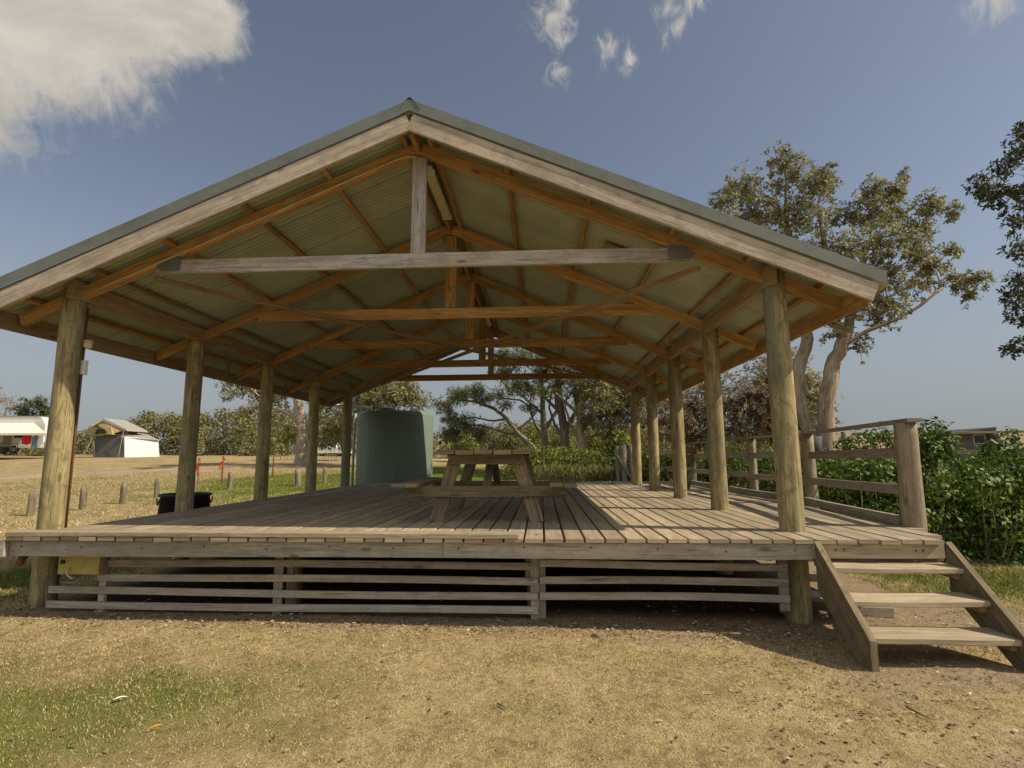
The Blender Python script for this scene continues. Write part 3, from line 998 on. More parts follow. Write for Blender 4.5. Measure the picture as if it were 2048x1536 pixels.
for i, (px, Y, lab, fl) in enumerate(((397, 20.5, 'thin rusty stake with bright orange tape just right of the second left post', True),
                                      (445, 21.5, 'thin rusty stake with orange tape between the second and third left posts', True),
                                      (546, 23.0, 'bare thin rusty stake just right of the third left post', False))):
    p = at(px, 940, Y)
    z0 = float(zg(p[0], Y))
    s_ = thing('marker_stake', lab, 'stake', (p[0], Y, z0), 'marker stakes along the lawn')
    MB().bar((p[0], Y, z0 - 0.2), (p[0], Y, z0 + (1.05 if fl else 0.9)), 0.045, 0.045, (0, 1, 0)).build('stake_pole', M['rust'], s_)
    if fl:
        f = MB()
        f.bar((p[0] - 0.05, Y - 0.03, z0 + 0.52), (p[0] - 0.05, Y - 0.03, z0 + 0.82), 0.02, 0.13, (1, 0, 0), n=5, warp=0.03)
        f.bar((p[0] + 0.03, Y - 0.035, z0 + 0.85), (p[0] + 0.05, Y - 0.035, z0 + 0.98), 0.02, 0.11, (1, 0, 0), n=3, warp=0.02)
        f.build('tape', M['flag'], s_)

# ------------------------------------------------------------------ leaves
def unit(a):
    return a / (np.linalg.norm(a, axis=-1, keepdims=True) + 1e-9)


def leaf_mesh(name, ctr, d, L, W, tint, org, fold=0.25, nrm=None):
    """one folded pointed leaf per row"""
    n = len(ctr)
    r = unit(NR.normal(size=(n, 3))) if nrm is None else nrm
    side = unit(np.cross(d, r))
    nn = np.cross(side, d)
    L = np.broadcast_to(np.asarray(L, float), (n,))[:, None]
    W = np.broadcast_to(np.asarray(W, float), (n,))[:, None]
    V = np.empty((n, 4, 3))
    V[:, 0] = ctr
    V[:, 1] = ctr + d * L * 0.55 + side * W * 0.5 + nn * W * fold
    V[:, 2] = ctr + d * L
    V[:, 3] = ctr + d * L * 0.55 - side * W * 0.5 + nn * W * fold
    V -= np.asarray(org)
    F = np.arange(n * 4).reshape(n, 4)
    return np_mesh(name, V.reshape(-1, 3), F, tint=np.clip(tint, 0, 1))


def in_blob(c, r, n, shell=0.35):
    """points in an ellipsoid, denser towards its outside"""
    d = unit(NR.normal(size=(n, 3)))
    rad = NR.random(n) ** shell
    lump = 1 + 0.22 * np.sin(d[:, 0] * 5 + c[0] * 3) * np.sin(d[:, 1] * 6 + c[1]) + 0.15 * np.sin(d[:, 2] * 9 + c[0] * 2)
    return np.asarray(c) + d * (rad * lump)[:, None] * np.asarray(r), d


def whorls(tips, dirs, per, L, W, spread=0.9):
    """a rosette of leaves round each twig tip"""
    n = len(tips)
    c = np.repeat(tips, per, 0)
    d = np.repeat(dirs, per, 0)
    face = unit(d + NR.normal(size=(n * per, 3)) * 0.45 + np.array([0, 0, 0.25]))
    q = NR.normal(size=(n * per, 3))
    d = unit(unit(q - d * (q * d).sum(1, keepdims=True)) + d * 0.45 * spread)
    c = c + NR.normal(size=c.shape) * L * 0.3
    t = np.repeat(NR.random(n) * 0.6, per) + NR.random(n * per) * 0.4
    k = NR.uniform(0.7, 1.25, n * per)
    return c, d, L * k, W * k, t, face


def tree(name, label, cat, base, trunks, blobs, bark, leaf, per=12, L=0.10, W=0.035, twig=True, spread=0.9, group=None, bl_r=0.035, shell=0.5):
    """trunks: list of [(x,y,z,r), ...]; blobs: list of (centre, radii, number of twig tips)"""
    t = thing(name, label, cat, base, group)
    tr = MB()
    nodes = []
    for tk in trunks:
        pts = [np.array(q[:3], float) for q in tk]
        rad = [q[3] for q in tk]
        # resample with a wandering line
        P2, R2 = [], []
        for i in range(len(pts) - 1):
            for s in np.linspace(0, 1, 5)[:-1]:
                P2.append(pts[i] * (1 - s) + pts[i + 1] * s + NR.normal(size=3) * 0.10 * min(rad[i], 0.2) * (0 if i == 0 and s == 0 else 1))
                R2.append(rad[i] * (1 - s) + rad[i + 1] * s)
        P2.append(pts[-1])
        R2.append(rad[-1])
        tr.tube(P2, R2, 10, 0.14)
        nodes += [(p_, r_) for p_, r_ in zip(P2[2:], R2[2:])]
    allc = []
    root = np.array(base, float)
    for c_, r_, n_ in blobs:
        c_ = np.array(c_, float)
        # limb from the nearest node that is lower than the clump
        best = min(nodes, key=lambda q: np.linalg.norm(q[0] - c_) + 1.5 * max(0, q[0][2] - c_[2] + 0.2))
        a = best[0]
        r0 = min(best[1] * 0.62, bl_r * 2.2)
        mid = (a + c_) / 2 + np.array([0, 0, 0.12 * np.linalg.norm(c_ - a)]) + NR.normal(size=3) * 0.08 * np.linalg.norm(c_ - a)
        pts = []
        for s in np.linspace(0, 1, 8):
            pts.append(a * (1 - s) ** 2 + 2 * mid * s * (1 - s) + c_ * s * s + (NR.normal(size=3) * 0.03 if 0 < s < 1 else 0))
        rad = np.linspace(r0, bl_r * 0.45, 8)
        tr.tube(pts, list(rad), 6, 0.1)
        nodes += [(p_, q_) for p_, q_ in zip(pts[3:], rad[3:])]
        tips, d = in_blob(c_, r_, n_, shell)
        if twig:
            lp = np.array(pts[3:])
            for tp in tips[:max(6, int(n_ * 0.7))]:
                k = np.argmin(np.linalg.norm(lp - tp, axis=1))
                q = lp[k]
                mm = (q + tp) / 2 + NR.normal(size=3) * 0.06
                tr.tube([q, mm, tp], [bl_r * 0.3, bl_r * 0.2, bl_r * 0.1], 4, 0, False)
        dirs = unit(d + np.array([0, 0, 0.5]) + unit(tips - root) * 0.3)
        allc.append((tips, dirs))
    tr.build('trunk', bark, t)
    if per:
        tips = np.concatenate([q[0] for q in allc])
        dirs = np.concatenate([q[1] for q in allc])
        c_, d_, L_, W_, tn, fc = whorls(tips, dirs, per, L, W, spread)
        link('crown', leaf_mesh('crown', c_, d_, L_, W_, tn, ORG[t.name], 0.15, fc), leaf, t)
    return t


LF = {}
LF['banksia'] = leafmat('banksia_leaf', [(0.0, (0.099, 0.107, 0.052)), (0.35, (0.214, 0.214, 0.097)), (0.7, (0.355, 0.327, 0.145)), (1.0, (0.569, 0.441, 0.145))], 0.3, 0.55, 0.2)
LF['dark'] = leafmat('dark_leaf', [(0.0, (0.03, 0.04, 0.018)), (0.5, (0.065, 0.08, 0.03)), (1.0, (0.14, 0.14, 0.06))], 0.2, 0.5, 0.25)
LF['pine'] = leafmat('she_oak_leaf', [(0.0, (0.056, 0.071, 0.025)), (0.5, (0.144, 0.154, 0.053)), (1.0, (0.275, 0.251, 0.088))], 0.25, 0.6, 0.2)
LF['hedge'] = leafmat('glossy_hedge_leaf', [(0.0, (0.016, 0.035, 0.006)), (0.35, (0.07, 0.125, 0.013)), (0.7, (0.17, 0.225, 0.026)), (1.0, (0.33, 0.34, 0.07))], 0.22, 0.52, 0.22)
LF['lime'] = leafmat('lime_shrub_leaf', [(0.0, (0.083, 0.110, 0.022)), (0.5, (0.198, 0.226, 0.046)), (1.0, (0.363, 0.341, 0.094))], 0.3, 0.55, 0.2)
LF['reed'] = leafmat('pale_reed', [(0.0, (0.10, 0.115, 0.035)), (0.5, (0.22, 0.215, 0.075)), (1.0, (0.40, 0.35, 0.15))], 0.3, 0.6, 0.2)
LF['scrub'] = leafmat('coastal_scrub_leaf', [(0.0, (0.069, 0.072, 0.025)), (0.4, (0.190, 0.173, 0.062)), (0.75, (0.310, 0.269, 0.106)), (1.0, (0.414, 0.359, 0.138))], 0.25, 0.7, 0.15)
LF['brown'] = leafmat('dry_twig_leaf', [(0.0, (0.120, 0.086, 0.043)), (0.5, (0.294, 0.216, 0.120)), (1.0, (0.504, 0.396, 0.252))], 0.25, 0.8, 0.1)
BK = {}
for nm, a, b2, dk in (('pale', (0.46, 0.39, 0.30), (0.26, 0.21, 0.15), (0.09, 0.07, 0.05)), ('tan', (0.36, 0.275, 0.19), (0.22, 0.165, 0.11), (0.08, 0.06, 0.04)),
                      ('dark', (0.25, 0.205, 0.155), (0.14, 0.112, 0.083), (0.045, 0.036, 0.028)), ('twig', (0.30, 0.235, 0.16), (0.19, 0.145, 0.095), (0.08, 0.06, 0.04))):
    BK[nm] = wood('bark_' + nm, a, b2, dk, None, 2.0, 7, 0.95, 0.15, 0.8, False)


def B(px, py, Y, r, n, dy=0.0, flat=1.0):
    """clump at a pixel, r in pixels"""
    Y = Y + dy
    c_ = at(px, py, Y)
    k = Y / FPX
    return (c_, (r * k, r * k * 1.1, r * k * flat), n)


def T(pts, Y):
    out = []
    for q in pts:
        yy_ = Y + (q[3] if len(q) > 3 else 0)
        p = at(q[0], q[1], yy_)
        out.append((p[0], p[1], p[2], q[2] * yy_ / FPX / 2))
    return out


# big banksia on the right
YT = 14.5
g0 = at(1655, 915, YT)
base = (g0[0], YT, float(zg(g0[0], YT)))
tk1 = [(base[0] + 0.05, YT, base[2] - 0.1, 0.25)] + T([(1652, 880, 31), (1655, 800, 29), (1666, 730, 27), (1688, 680, 24), (1700, 640, 17, .1), (1712, 560, 13, .2), (1740, 480, 8, .4)], YT)
tk2 = [(base[0] - 0.2, YT + 0.2, base[2] - 0.1, 0.2)] + T([(1632, 900, 26, .2), (1598, 800, 26, .3), (1596, 745, 25, .4), (1614, 680, 23, .5), (1600, 560, 16, .6), (1570, 430, 9, .6)], YT)
tk3 = T([(1690, 682, 20), (1662, 630, 16), (1655, 540, 12), (1640, 430, 7)], YT)
tk4 = T([(1690, 690, 9, -.1), (1735, 662, 8, -.2), (1790, 640, 7, -.3), (1840, 612, 6, -.4), (1885, 575, 4, -.4)], YT)
blobs = []
for (px, py, r, n) in ((1562, 320, 34, 26), (1585, 350, 46, 40), (1490, 375, 48, 44), (1450, 400, 34, 28), (1510, 430, 50, 48), (1560, 430, 60, 62), (1630, 370, 46, 46),
                       (1655, 360, 34, 20), (1610, 440, 60, 58), (1690, 430, 44, 34), (1745, 385, 32, 34), (1742, 430, 44, 38), (1790, 385, 28, 26), (1806, 350, 12, 6), (1790, 430, 44, 38),
                       (1862, 410, 30, 30), (1905, 425, 20, 14), (1850, 455, 34, 20), (1700, 500, 52, 46), (1760, 490, 54, 54), (1830, 500, 40, 30), (1780, 550, 50, 44), (1860, 535, 40, 34),
                       (1905, 500, 20, 12), (1830, 570, 44, 26), (1910, 565, 22, 20), (1950, 560, 24, 20), (1935, 590, 18, 14), (1740, 620, 46, 26), (1790, 620, 34, 14),
                       (1720, 690, 32, 12), (1765, 640, 30, 10), (1640, 500, 50, 30), (1690, 570, 44, 26), (1800, 470, 40, 20), (1700, 620, 44, 24), (1640, 590, 44, 26), (1770, 600, 40, 24), (1735, 565, 44, 26), (1660, 650, 30, 10)):
    blobs.append(B(px, py, YT, r * 0.95, int(n * 1.9), RND.uniform(-0.9, 0.9)))
tree('banksia_tree', 'tall crooked banksia with an open olive crown behind the deck railing', 'tree', base, [tk1, tk2, tk3, tk4], blobs, BK['tan'], LF['banksia'], 13, 0.105, 0.045, bl_r=0.032)

# tree whose branches reach in from the right edge
YR = 11.0
bx = at(2210, 900, YR)
base = (bx[0], YR, float(zg(bx[0], YR)))
tk1 = [(base[0], YR, base[2] - 0.1, 0.24)] + T([(2200, 800, 40), (2180, 650, 34), (2140, 500, 26), (2110, 380, 18), (2080, 300, 10)], YR)
tk2 = T([(2150, 530, 16), (2090, 430, 10), (2010, 385, 5)], YR)
blobs = []
for (px, py, r, n) in ((2040, 300, 34, 30), (2010, 330, 26, 24), (1955, 370, 22, 20), (1985, 390, 34, 34), (2030, 390, 34, 30), (2040, 440, 30, 22), (2038, 500, 26, 18), (2035, 600, 30, 30), (2040, 560, 30, 24),
                       (2040, 640, 24, 18), (2022, 700, 14, 10), (2045, 690, 24, 14), (2090, 340, 60, 50), (2120, 450, 70, 60), (2110, 590, 70, 60), (2140, 250, 60, 40), (2180, 400, 80, 50), (2200, 540, 80, 50), (2035, 262, 16, 12)):
    blobs.append(B(px, py, YR, r, n, RND.uniform(-0.5, 0.5)))
tree('overhanging_tree', 'dark leafy tree reaching in at the right edge above the hedge', 'tree', base, [tk1, tk2], blobs, BK['dark'], LF['dark'], 12, 0.095, 0.04, bl_r=0.03)

# dry twiggy trees behind the right posts
YW = 20.0
for (cx, lab, bl) in ((1545, 'brown twiggy leafless tree filling the gap left of the right front post',
                       ((1490, 800, 66, 150), (1545, 760, 64, 150), (1590, 790, 60, 130), (1530, 840, 66, 150), (1600, 850, 50, 100), (1475, 860, 56, 110), (1560, 720, 46, 70))),
                      (1400, 'dry grey brown bushy tree behind the middle right posts',
                       ((1400, 830, 60, 130), (1350, 800, 56, 110), (1330, 850, 56, 120), (1420, 780, 50, 90), (1385, 870, 56, 120)))):
    g0 = at(cx, 920, YW)
    base = (g0[0], YW, float(zg(g0[0], YW)))
    tks = []
    for k in range(4):
        e = at(cx + RND.uniform(-60, 60), 790, YW + RND.uniform(-.8, .8))
        tks.append([(base[0] + 0.2 * k - 0.3, YW, base[2] - 0.1, 0.13), ((base[0] * 0.6 + e[0] * 0.4), YW, base[2] * 0.5 + e[2] * 0.5 - 0.2, 0.09), (e[0], e[1], e[2], 0.04)])
    tree('dry_tree', lab, 'tree', base, tks, [B(a, b2, YW, r, int(n * 1.7), RND.uniform(-1, 1)) for a, b2, r, n in bl], BK['twig'], LF['brown'], 12, 0.13, 0.045, bl_r=0.045, shell=0.6, group='dry twiggy trees behind the right posts')
# leafier tuft right of the front post
YW = 19.0
g0 = at(1625, 915, YW)
base = (g0[0], YW, float(zg(g0[0], YW)))
tree('small_banksia', 'small round banksia bush beside the crooked trunk right of the front post', 'tree', base,
     [[(base[0], YW, base[2] - .1, .1)] + T([(1622, 850, 7), (1620, 800, 4)], YW)],
     [B(a, b2, YW, r, n, RND.uniform(-.4, .4)) for a, b2, r, n in ((1610, 760, 26, 44), (1635, 770, 24, 40), (1620, 800, 34, 60), (1650, 800, 24, 36), (1610, 840, 30, 50), (1665, 850, 20, 14), (1640, 850, 30, 40))],
     BK['twig'], LF['banksia'], 10, 0.12, 0.04)

# pale trunked shade tree on the camp ground
YP = 30.0
g0 = at(603, 930, YP)
base = (g0[0], YP, float(zg(g0[0], YP)))
tk1 = [(base[0], YP, base[2] - 0.1, 0.42)] + T([(602, 905, 24), (604, 860, 22), (598, 815, 20), (590, 780, 14), (580, 740, 9)], YP)
tk2 = T([(606, 890, 14), (632, 850, 13), (645, 810, 12), (660, 770, 9), (690, 730, 6)], YP)
tk3 = T([(602, 850, 10), (582, 830, 8), (556, 818, 6), (530, 815, 4)], YP)
blobs = []
for (px, py, r, n) in ((470, 762, 34, 90), (510, 772, 40, 110), (550, 790, 36, 90), (460, 790, 22, 24), (540, 812, 26, 40), (505, 815, 24, 20), (580, 760, 50, 120), (640, 760, 50, 120), (700, 770, 60, 170), (750, 770, 60, 180),
                       (800, 780, 46, 130), (830, 800, 32, 80), (780, 800, 44, 110), (730, 810, 40, 100), (690, 830, 36, 80), (660, 800, 40, 90), (720, 720, 60, 120), (620, 710, 60, 110), (540, 730, 46, 90), (800, 740, 40, 80), (670, 860, 34, 60), (560, 850, 20, 14)):
    blobs.append(B(px, py, YP, r, n, RND.uniform(-2.2, 2.2), 0.75))
tree('shade_tree', 'broad shade tree with a pale forked trunk beyond the left posts', 'tree', base, [tk1, tk2, tk3], blobs, BK['pale'], LF['scrub'], 11, 0.21, 0.07, bl_r=0.06)

# spreading tree and its upright neighbours behind the table
YS = 28.0
g0 = at(1100, 905, YS)
base = (g0[0], YS, float(zg(g0[0], YS)))
tk1 = [(base[0], YS, base[2] - 0.1, 0.2)] + T([(1062, 890, 11), (1032, 862, 9), (1014, 838, 8), (990, 818, 7), (950, 803, 5), (915, 800, 3)], YS)
tk2 = T([(1030, 862, 6), (1060, 840, 5), (1075, 822, 4), (1040, 800, 4), (990, 795, 3)], YS)
tk3 = T([(1040, 870, 6), (1000, 862, 5), (960, 850, 4), (930, 852, 3)], YS)
tk4 = T([(1014, 838, 5), (985, 842, 4), (950, 835, 3), (915, 838, 2)], YS)
blobs = [B(px, py, YS, r, n, RND.uniform(-1, 1), fl) for (px, py, r, n, fl) in
         ((890, 810, 26, 60, .7), (920, 790, 30, 80, .6), (950, 782, 26, 60, .6), (905, 838, 26, 60, .6), (930, 850, 34, 80, .8), (970, 800, 30, 40, .4), (1000, 790, 26, 30, .5), (900, 868, 26, 70, .7), (1010, 810, 22, 20, .4), (960, 870, 26, 50, .7))]
tree('spreading_tree', 'low spreading tree with a leaning dark limb just right of the water tank', 'tree', base, [tk1, tk2, tk3, tk4], [(c_, r_, int(n_ * 1.5)) for c_, r_, n_ in blobs], BK['dark'], LF['pine'], 12, 0.17, 0.035, bl_r=0.045)
UPR = ((1088, 27.0, 'slender upright tree nearest the table among the trunks behind the deck', 13, ((1060, 780, 40, 60, .5), (1030, 770, 40, 60, .5), (1090, 745, 46, 90, .6), (1010, 745, 34, 60, .5), (1040, 715, 44, 90, .6), (1085, 705, 40, 80, .7), (1000, 712, 26, 50, .6), (1060, 815, 26, 20, .4))),
       (1128, 26.0, 'dark trunked tree in the middle of the three trunks behind the deck', 17, ((1120, 770, 44, 60, .6), (1140, 730, 50, 90, .7), (1090, 785, 36, 40, .5), (1160, 790, 34, 40, .5), (1110, 715, 40, 70, .6))),
       (1160, 25.0, 'tan trunked tree rightmost of the three trunks behind the deck', 17, ((1170, 770, 46, 70, .8), (1200, 800, 50, 90, .8), (1190, 750, 56, 90, .8), (1230, 780, 56, 110, .8), (1225, 830, 50, 80, .8), (1270, 810, 50, 90, .9), (1180, 840, 36, 50, .7), (1250, 740, 50, 70, .8), (1285, 850, 44, 80, .9), (1235, 870, 40, 70, .8), (1290, 770, 44, 80, .9))))
for cx, Y, lab, w, bl in UPR:
    g0 = at(cx + 6, 905, Y)
    base = (g0[0], Y, float(zg(g0[0], Y)))
    lean = {1088: -4, 1128: -12, 1160: 4}[cx]
    tk = [(base[0], Y, base[2] - 0.1, w * 1.5 * Y / FPX / 2)] + T([(cx + 4, 900, w * 1.2), (cx, 860, w), (cx + lean * .5, 820, w * .85), (cx + lean, 775, w * .7), (cx + lean * 1.2, 730, w * .45)], Y)
    tkb = T([(cx, 860, w * .5), (cx + 26, 820, w * .42), (cx + 20, 780, w * .35), (cx + 40, 745, w * .25)], Y)
    tkc = T([(cx, 830, w * .45), (cx - 34, 800, w * .35), (cx - 50, 785, w * .2)], Y)
    tkd = T([(cx, 870, w * .45), (cx + 18, 835, w * .4), (cx + 44, 800, w * .3), (cx + 60, 780, w * .2)], Y)
    tke = T([(cx, 880, w * .4), (cx - 18, 850, w * .32), (cx - 30, 815, w * .25), (cx - 24, 780, w * .18)], Y)
    tree('upright_tree', lab, 'tree', base, [tk, tkb, tkc, tkd, tke], [B(a, b2, Y, r, int(n * (2.2 if cx == 1160 else 1.4)), RND.uniform(-1.4, 1.4), fl) for a, b2, r, n, fl in bl],
         BK['dark'] if cx != 1160 else BK['tan'], LF['scrub'] if cx == 1160 else LF['pine'], 11, 0.16, 0.045, bl_r=0.045, group='upright trees behind the deck')

# two small trees behind the caravan
for cx, lab, bl, per in ((8, 'thin nearly bare tree at the far left above the caravan', ((5, 800, 26, 30), (20, 815, 20, 22), (-20, 800, 30, 40), (-10, 840, 30, 40)), 4),
                         (62, 'small dark tree with two rounded tops behind the caravan awning', ((48, 815, 16, 60), (50, 830, 18, 60), (80, 808, 16, 60), (88, 825, 16, 60), (66, 845, 24, 60), (90, 850, 22, 60)), 11)):
    Y = 56.0
    g0 = at(cx, 905, Y)
    base = (g0[0], Y, float(zg(g0[0], Y)))
    tree('camp_tree', lab, 'tree', base, [[(base[0], Y, base[2], 0.3)] + T([(cx, 880, 8), (cx + 2, 850, 6), (cx + 4, 820, 3)], Y)],
         [B(a, b2, Y, r, n, RND.uniform(-1, 1)) for a, b2, r, n in bl], BK['tan'], LF['dark'] if per > 5 else LF['brown'], per, 0.28, 0.1, bl_r=0.07, group='small trees behind the caravan')

# ------------------------------------------------------------------ massed vegetation
def mass(name, label, cat, blobs, leaf, L, W, kind=None, core=None, org=None, up=0.4):
    cs, ds, fs = [], [], []
    for c_, r_, n_ in blobs:
        p, d = in_blob(c_, r_, n_, 0.28)
        cs.append(p)
        if up > 1:                                  # reeds point up
            ds.append(unit(d * 0.4 + NR.normal(size=d.shape) * 0.4 + np.array([0, 0, up])))
            fs.append(unit(NR.normal(size=d.shape)))
        else:                                       # leaves face outward and up
            f = unit(d + NR.normal(size=d.shape) * 0.5 + np.array([0, 0, up]))
            q = NR.normal(size=d.shape)
            fs.append(f)
            ds.append(unit(unit(q - f * (q * f).sum(1, keepdims=True)) + f * 0.15 - np.array([0, 0, 0.25])))
    c_ = np.concatenate(cs)
    d_ = np.concatenate(ds)
    f_ = np.concatenate(fs)
    k = NR.uniform(0.5, 1.55, len(c_))
    # light and dark clumps: neighbours share part of their tint
    cell = np.sin(c_[:, 0] * 2.3 + 3) * np.sin(c_[:, 1] * 2.1) * np.sin(c_[:, 2] * 2.9 + 1)
    tn = 0.35 + 0.25 * cell + NR.normal(size=len(c_)) * 0.25
    o_ = np.mean([q[0] for q in blobs], 0) if org is None else np.asarray(org, float)
    if core is None:
        o = link(name, leaf_mesh(name, c_, d_, L * k, W * k, tn, o_, 0.15, f_), leaf, None, o_)
        return tag(o, label, cat, None, kind)
    t = thing(name, label, cat, o_)
    link('foliage', leaf_mesh('foliage', c_, d_, L * k, W * k, tn, o_, 0.15, f_), leaf, t)
    tw = MB()
    for q, r_, n_ in blobs:
        for _ in range(max(3, n_ // 260)):
            d = unit(NR.normal(size=3) + np.array([0, 0, 0.9]))
            a = np.array([q[0] + NR.normal() * 0.12, q[1] + NR.normal() * 0.12, float(zg(q[0], q[1])) - 0.05])
            e = np.asarray(q) + d * np.asarray(r_) * 0.85
            tw.tube([a, (a + e) / 2 + NR.normal(size=3) * 0.06, e], [0.018, 0.012, 0.004], 4, 0, False)
    tw.build('stems', core, t)
    return t


# hedge on the right
hb = []
for x_ in np.arange(4.75, 13.5, 0.62):
    for y_ in np.arange(8.7, 13.5, 0.75):
        front = (y_ - 8.7) < 0.5
        if y_ < 9.4 and x_ < 5.2:
            pass
        top = (0.74 if x_ < 6 else 0.58) + 0.10 * math.sin(x_ * 1.9) + 0.10 * math.sin(y_ * 2.3 + x_) + RND.uniform(-0.1, 0.1)
        if y_ > 10.6:
            top += 0.1
        zz_ = -0.8
        levels = (0.12, 0.5, 0.88) if (front or x_ < 5.3) else (0.62, 0.92)
        for lv in levels:
            c_ = (x_ + RND.uniform(-.15, .15), y_ + RND.uniform(-.15, .15), zz_ + (top - zz_) * lv - 0.18)
            hb.append((c_, (0.46, 0.46, 0.36), 430 if y_ < 10.4 else 230))
# leafy shoots standing above it beside the railing
for px, py, Y, r, n in ((1860, 862, 9.2, 26, 200), (1880, 885, 9.0, 34, 330), (1850, 900, 9.0, 34, 330), (1760, 872, 10.5, 22, 150), (1720, 884, 10.5, 24, 150), (1790, 884, 10.2, 20, 120), (1690, 890, 10.8, 20, 120), (2020, 890, 9.8, 30, 240), (1990, 905, 9.5, 26, 200)):
    hb.append(B(px, py, Y, r, n))
hb = [(c_, r_, int(n_ * 1.25)) for c_, r_, n_ in hb]
mass('hedge', 'thick glossy green hedge beside the steps and railing on the right', 'hedge', hb, LF['hedge'], 0.07, 0.044, core=BK['twig'], org=(6.5, 9.6, -0.8))

# low shrubs behind the deck on the right
lb = []
for px in range(1265, 1660, 22):
    for Y in (16.9, 17.9):
        top = 897 + RND.uniform(-10, 14) + (12 if px < 1300 else 0)
        for q in range(3):
            c_ = at(px + RND.uniform(-8, 8), top + 18 + q * 20, Y)
            lb.append((c_, (0.5, 0.5, 0.34), 190))
for px in range(1030, 1300, 20):
    for Y in (21.5, 23.0):
        top = 903 + RND.uniform(-12, 10)
        for q in range(2):
            lb.append((at(px + RND.uniform(-8, 8), top + 14 + q * 18, Y), (0.55, 0.55, 0.36), 190))
mass('low_shrubs', 'band of low bright green shrubs behind the right posts and the far end of the deck', 'shrubs', lb, LF['lime'], 0.11, 0.06, 'stuff')
rb = []
for px in range(1090, 1250, 16):
    for Y in (17.3, 18.6):
        c_ = at(px + RND.uniform(-6, 6), 955 + RND.uniform(-6, 6), Y)
        rb.append((c_, (0.45, 0.5, 0.22), 190))
mass('reedy_undergrowth', 'pale reedy undergrowth behind the deck right of the table', 'undergrowth', rb, LF['reed'], 0.20, 0.03, 'stuff', up=1.4)

# far coastal scrub that closes the view
sb = []
tops = [(-120, 860), (60, 862), (110, 868), (165, 862), (200, 856), (245, 838), (300, 828), (360, 824), (420, 822), (470, 818), (540, 820), (600, 826), (680, 830), (740, 850), (880, 868), (940, 862), (1010, 852),
        (1060, 846), (1120, 850), (1180, 850), (1240, 858), (1300, 862), (1380, 866), (1460, 870), (1560, 872), (1640, 884)]
for px in range(-110, 1640, 21):
    tp = float(np.interp(px, [q[0] for q in tops], [q[1] for q in tops])) + RND.uniform(-6, 8)
    Y = 55 + RND.uniform(-5, 6) if px < 760 else 46 + RND.uniform(-5, 5)
    gy = 915
    lv = max(2, int((gy - tp) / 17))
    for q in range(lv):
        py = tp + 11 + (gy - tp - 8) * q / lv
        c_ = at(px + RND.uniform(-10, 10), py, Y + 3 - q * 0.3 if 130 < px < 370 else Y - q * 1.6)
        sb.append((c_, (0.95, 1.1, 0.72), 300))
mass('coastal_scrub', 'belt of olive coastal scrub closing the far side of the camp ground', 'scrub', sb, LF['scrub'], 0.26, 0.12, 'stuff')
# brighter bushes between the pale trunk and the posts
for px, py, Y, r, n, lab in ((585, 862, 38, 26, 1500, 'bright green bush left of the pale forked trunk'), (672, 868, 37, 32, 1700, 'dark green bush right of the pale forked trunk'),
                             (1065, 868, 36, 36, 1700, 'yellow green bush behind the leaning limb right of the tank'), (1245, 885, 22, 30, 1500, 'lime green shrub behind the old gate posts'),
                             (930, 884, 36, 28, 1400, 'yellow green bush just right of the parked white van'), (1015, 880, 34, 34, 1700, 'dark rounded bush under the leaning limb behind the table'),
                             (1195, 880, 31, 38, 2000, 'yellow green bush behind the tan upright trunk'), (1125, 885, 33, 32, 1700, 'small lime bush between the upright trunks')):
    bl = [B(px, py, Y, r * 0.75, n // 2), B(px - r * .6, py + r * .45, Y, r * .6, n // 4), B(px + r * .6, py + r * .45, Y, r * .6, n // 4)]
    mass('bush', lab, 'bush', bl, LF['lime'] if 'dark' not in lab else LF['pine'], 0.16, 0.08, core=BK['twig'], org=(bl[0][0][0], bl[0][0][1], float(zg(bl[0][0][0], bl[0][0][1]))))

# ------------------------------------------------------------------ camp ground things
M['canvas_g'] = plain('grey_canvas', (0.115, 0.115, 0.115), 0.9, bumps=0.3)
M['canvas_w'] = plain('white_canvas', (0.70, 0.69, 0.66), 0.85, bumps=0.3, var=0.12)
M['canvas_t'] = plain('tan_canvas', (0.42, 0.31, 0.16), 0.9, bumps=0.3)
M['canvas_l'] = plain('pale_grey_canvas', (0.30, 0.29, 0.27), 0.9)
M['awning'] = plain('cream_awning', (0.74, 0.70, 0.60), 0.8, var=0.08)
M['glass'] = plain('dark_glass', (0.02, 0.024, 0.028), 0.1)
M['rub'] = plain('tyre_rubber', (0.02, 0.02, 0.02), 0.9)
M['red'] = plain('red_cloth', (0.55, 0.03, 0.035), 0.9, bumps=0.4)
M['blue'] = plain('blue_grey_cloth', (0.16, 0.24, 0.33), 0.9, bumps=0.4)


def wheel(parent, x_, y_, z_, r, w=0.2, axis='X'):
    wmb = MB()
    d = np.array((0, 1, 0) if axis == 'Y' else (1, 0, 0)) * w / 2
    p = np.array((x_, y_, z_))
    wmb.tube([p - d, p - d * 0.8, p + d * 0.8, p + d], [r * .9, r, r, r * .9], 20)
    w_ = wmb.build('wheel', M['rub'], parent)
    MB().tube([p - d * 1.08, p + d * 1.08], r * 0.55, 16).build('rim', M['zinc'], w_)


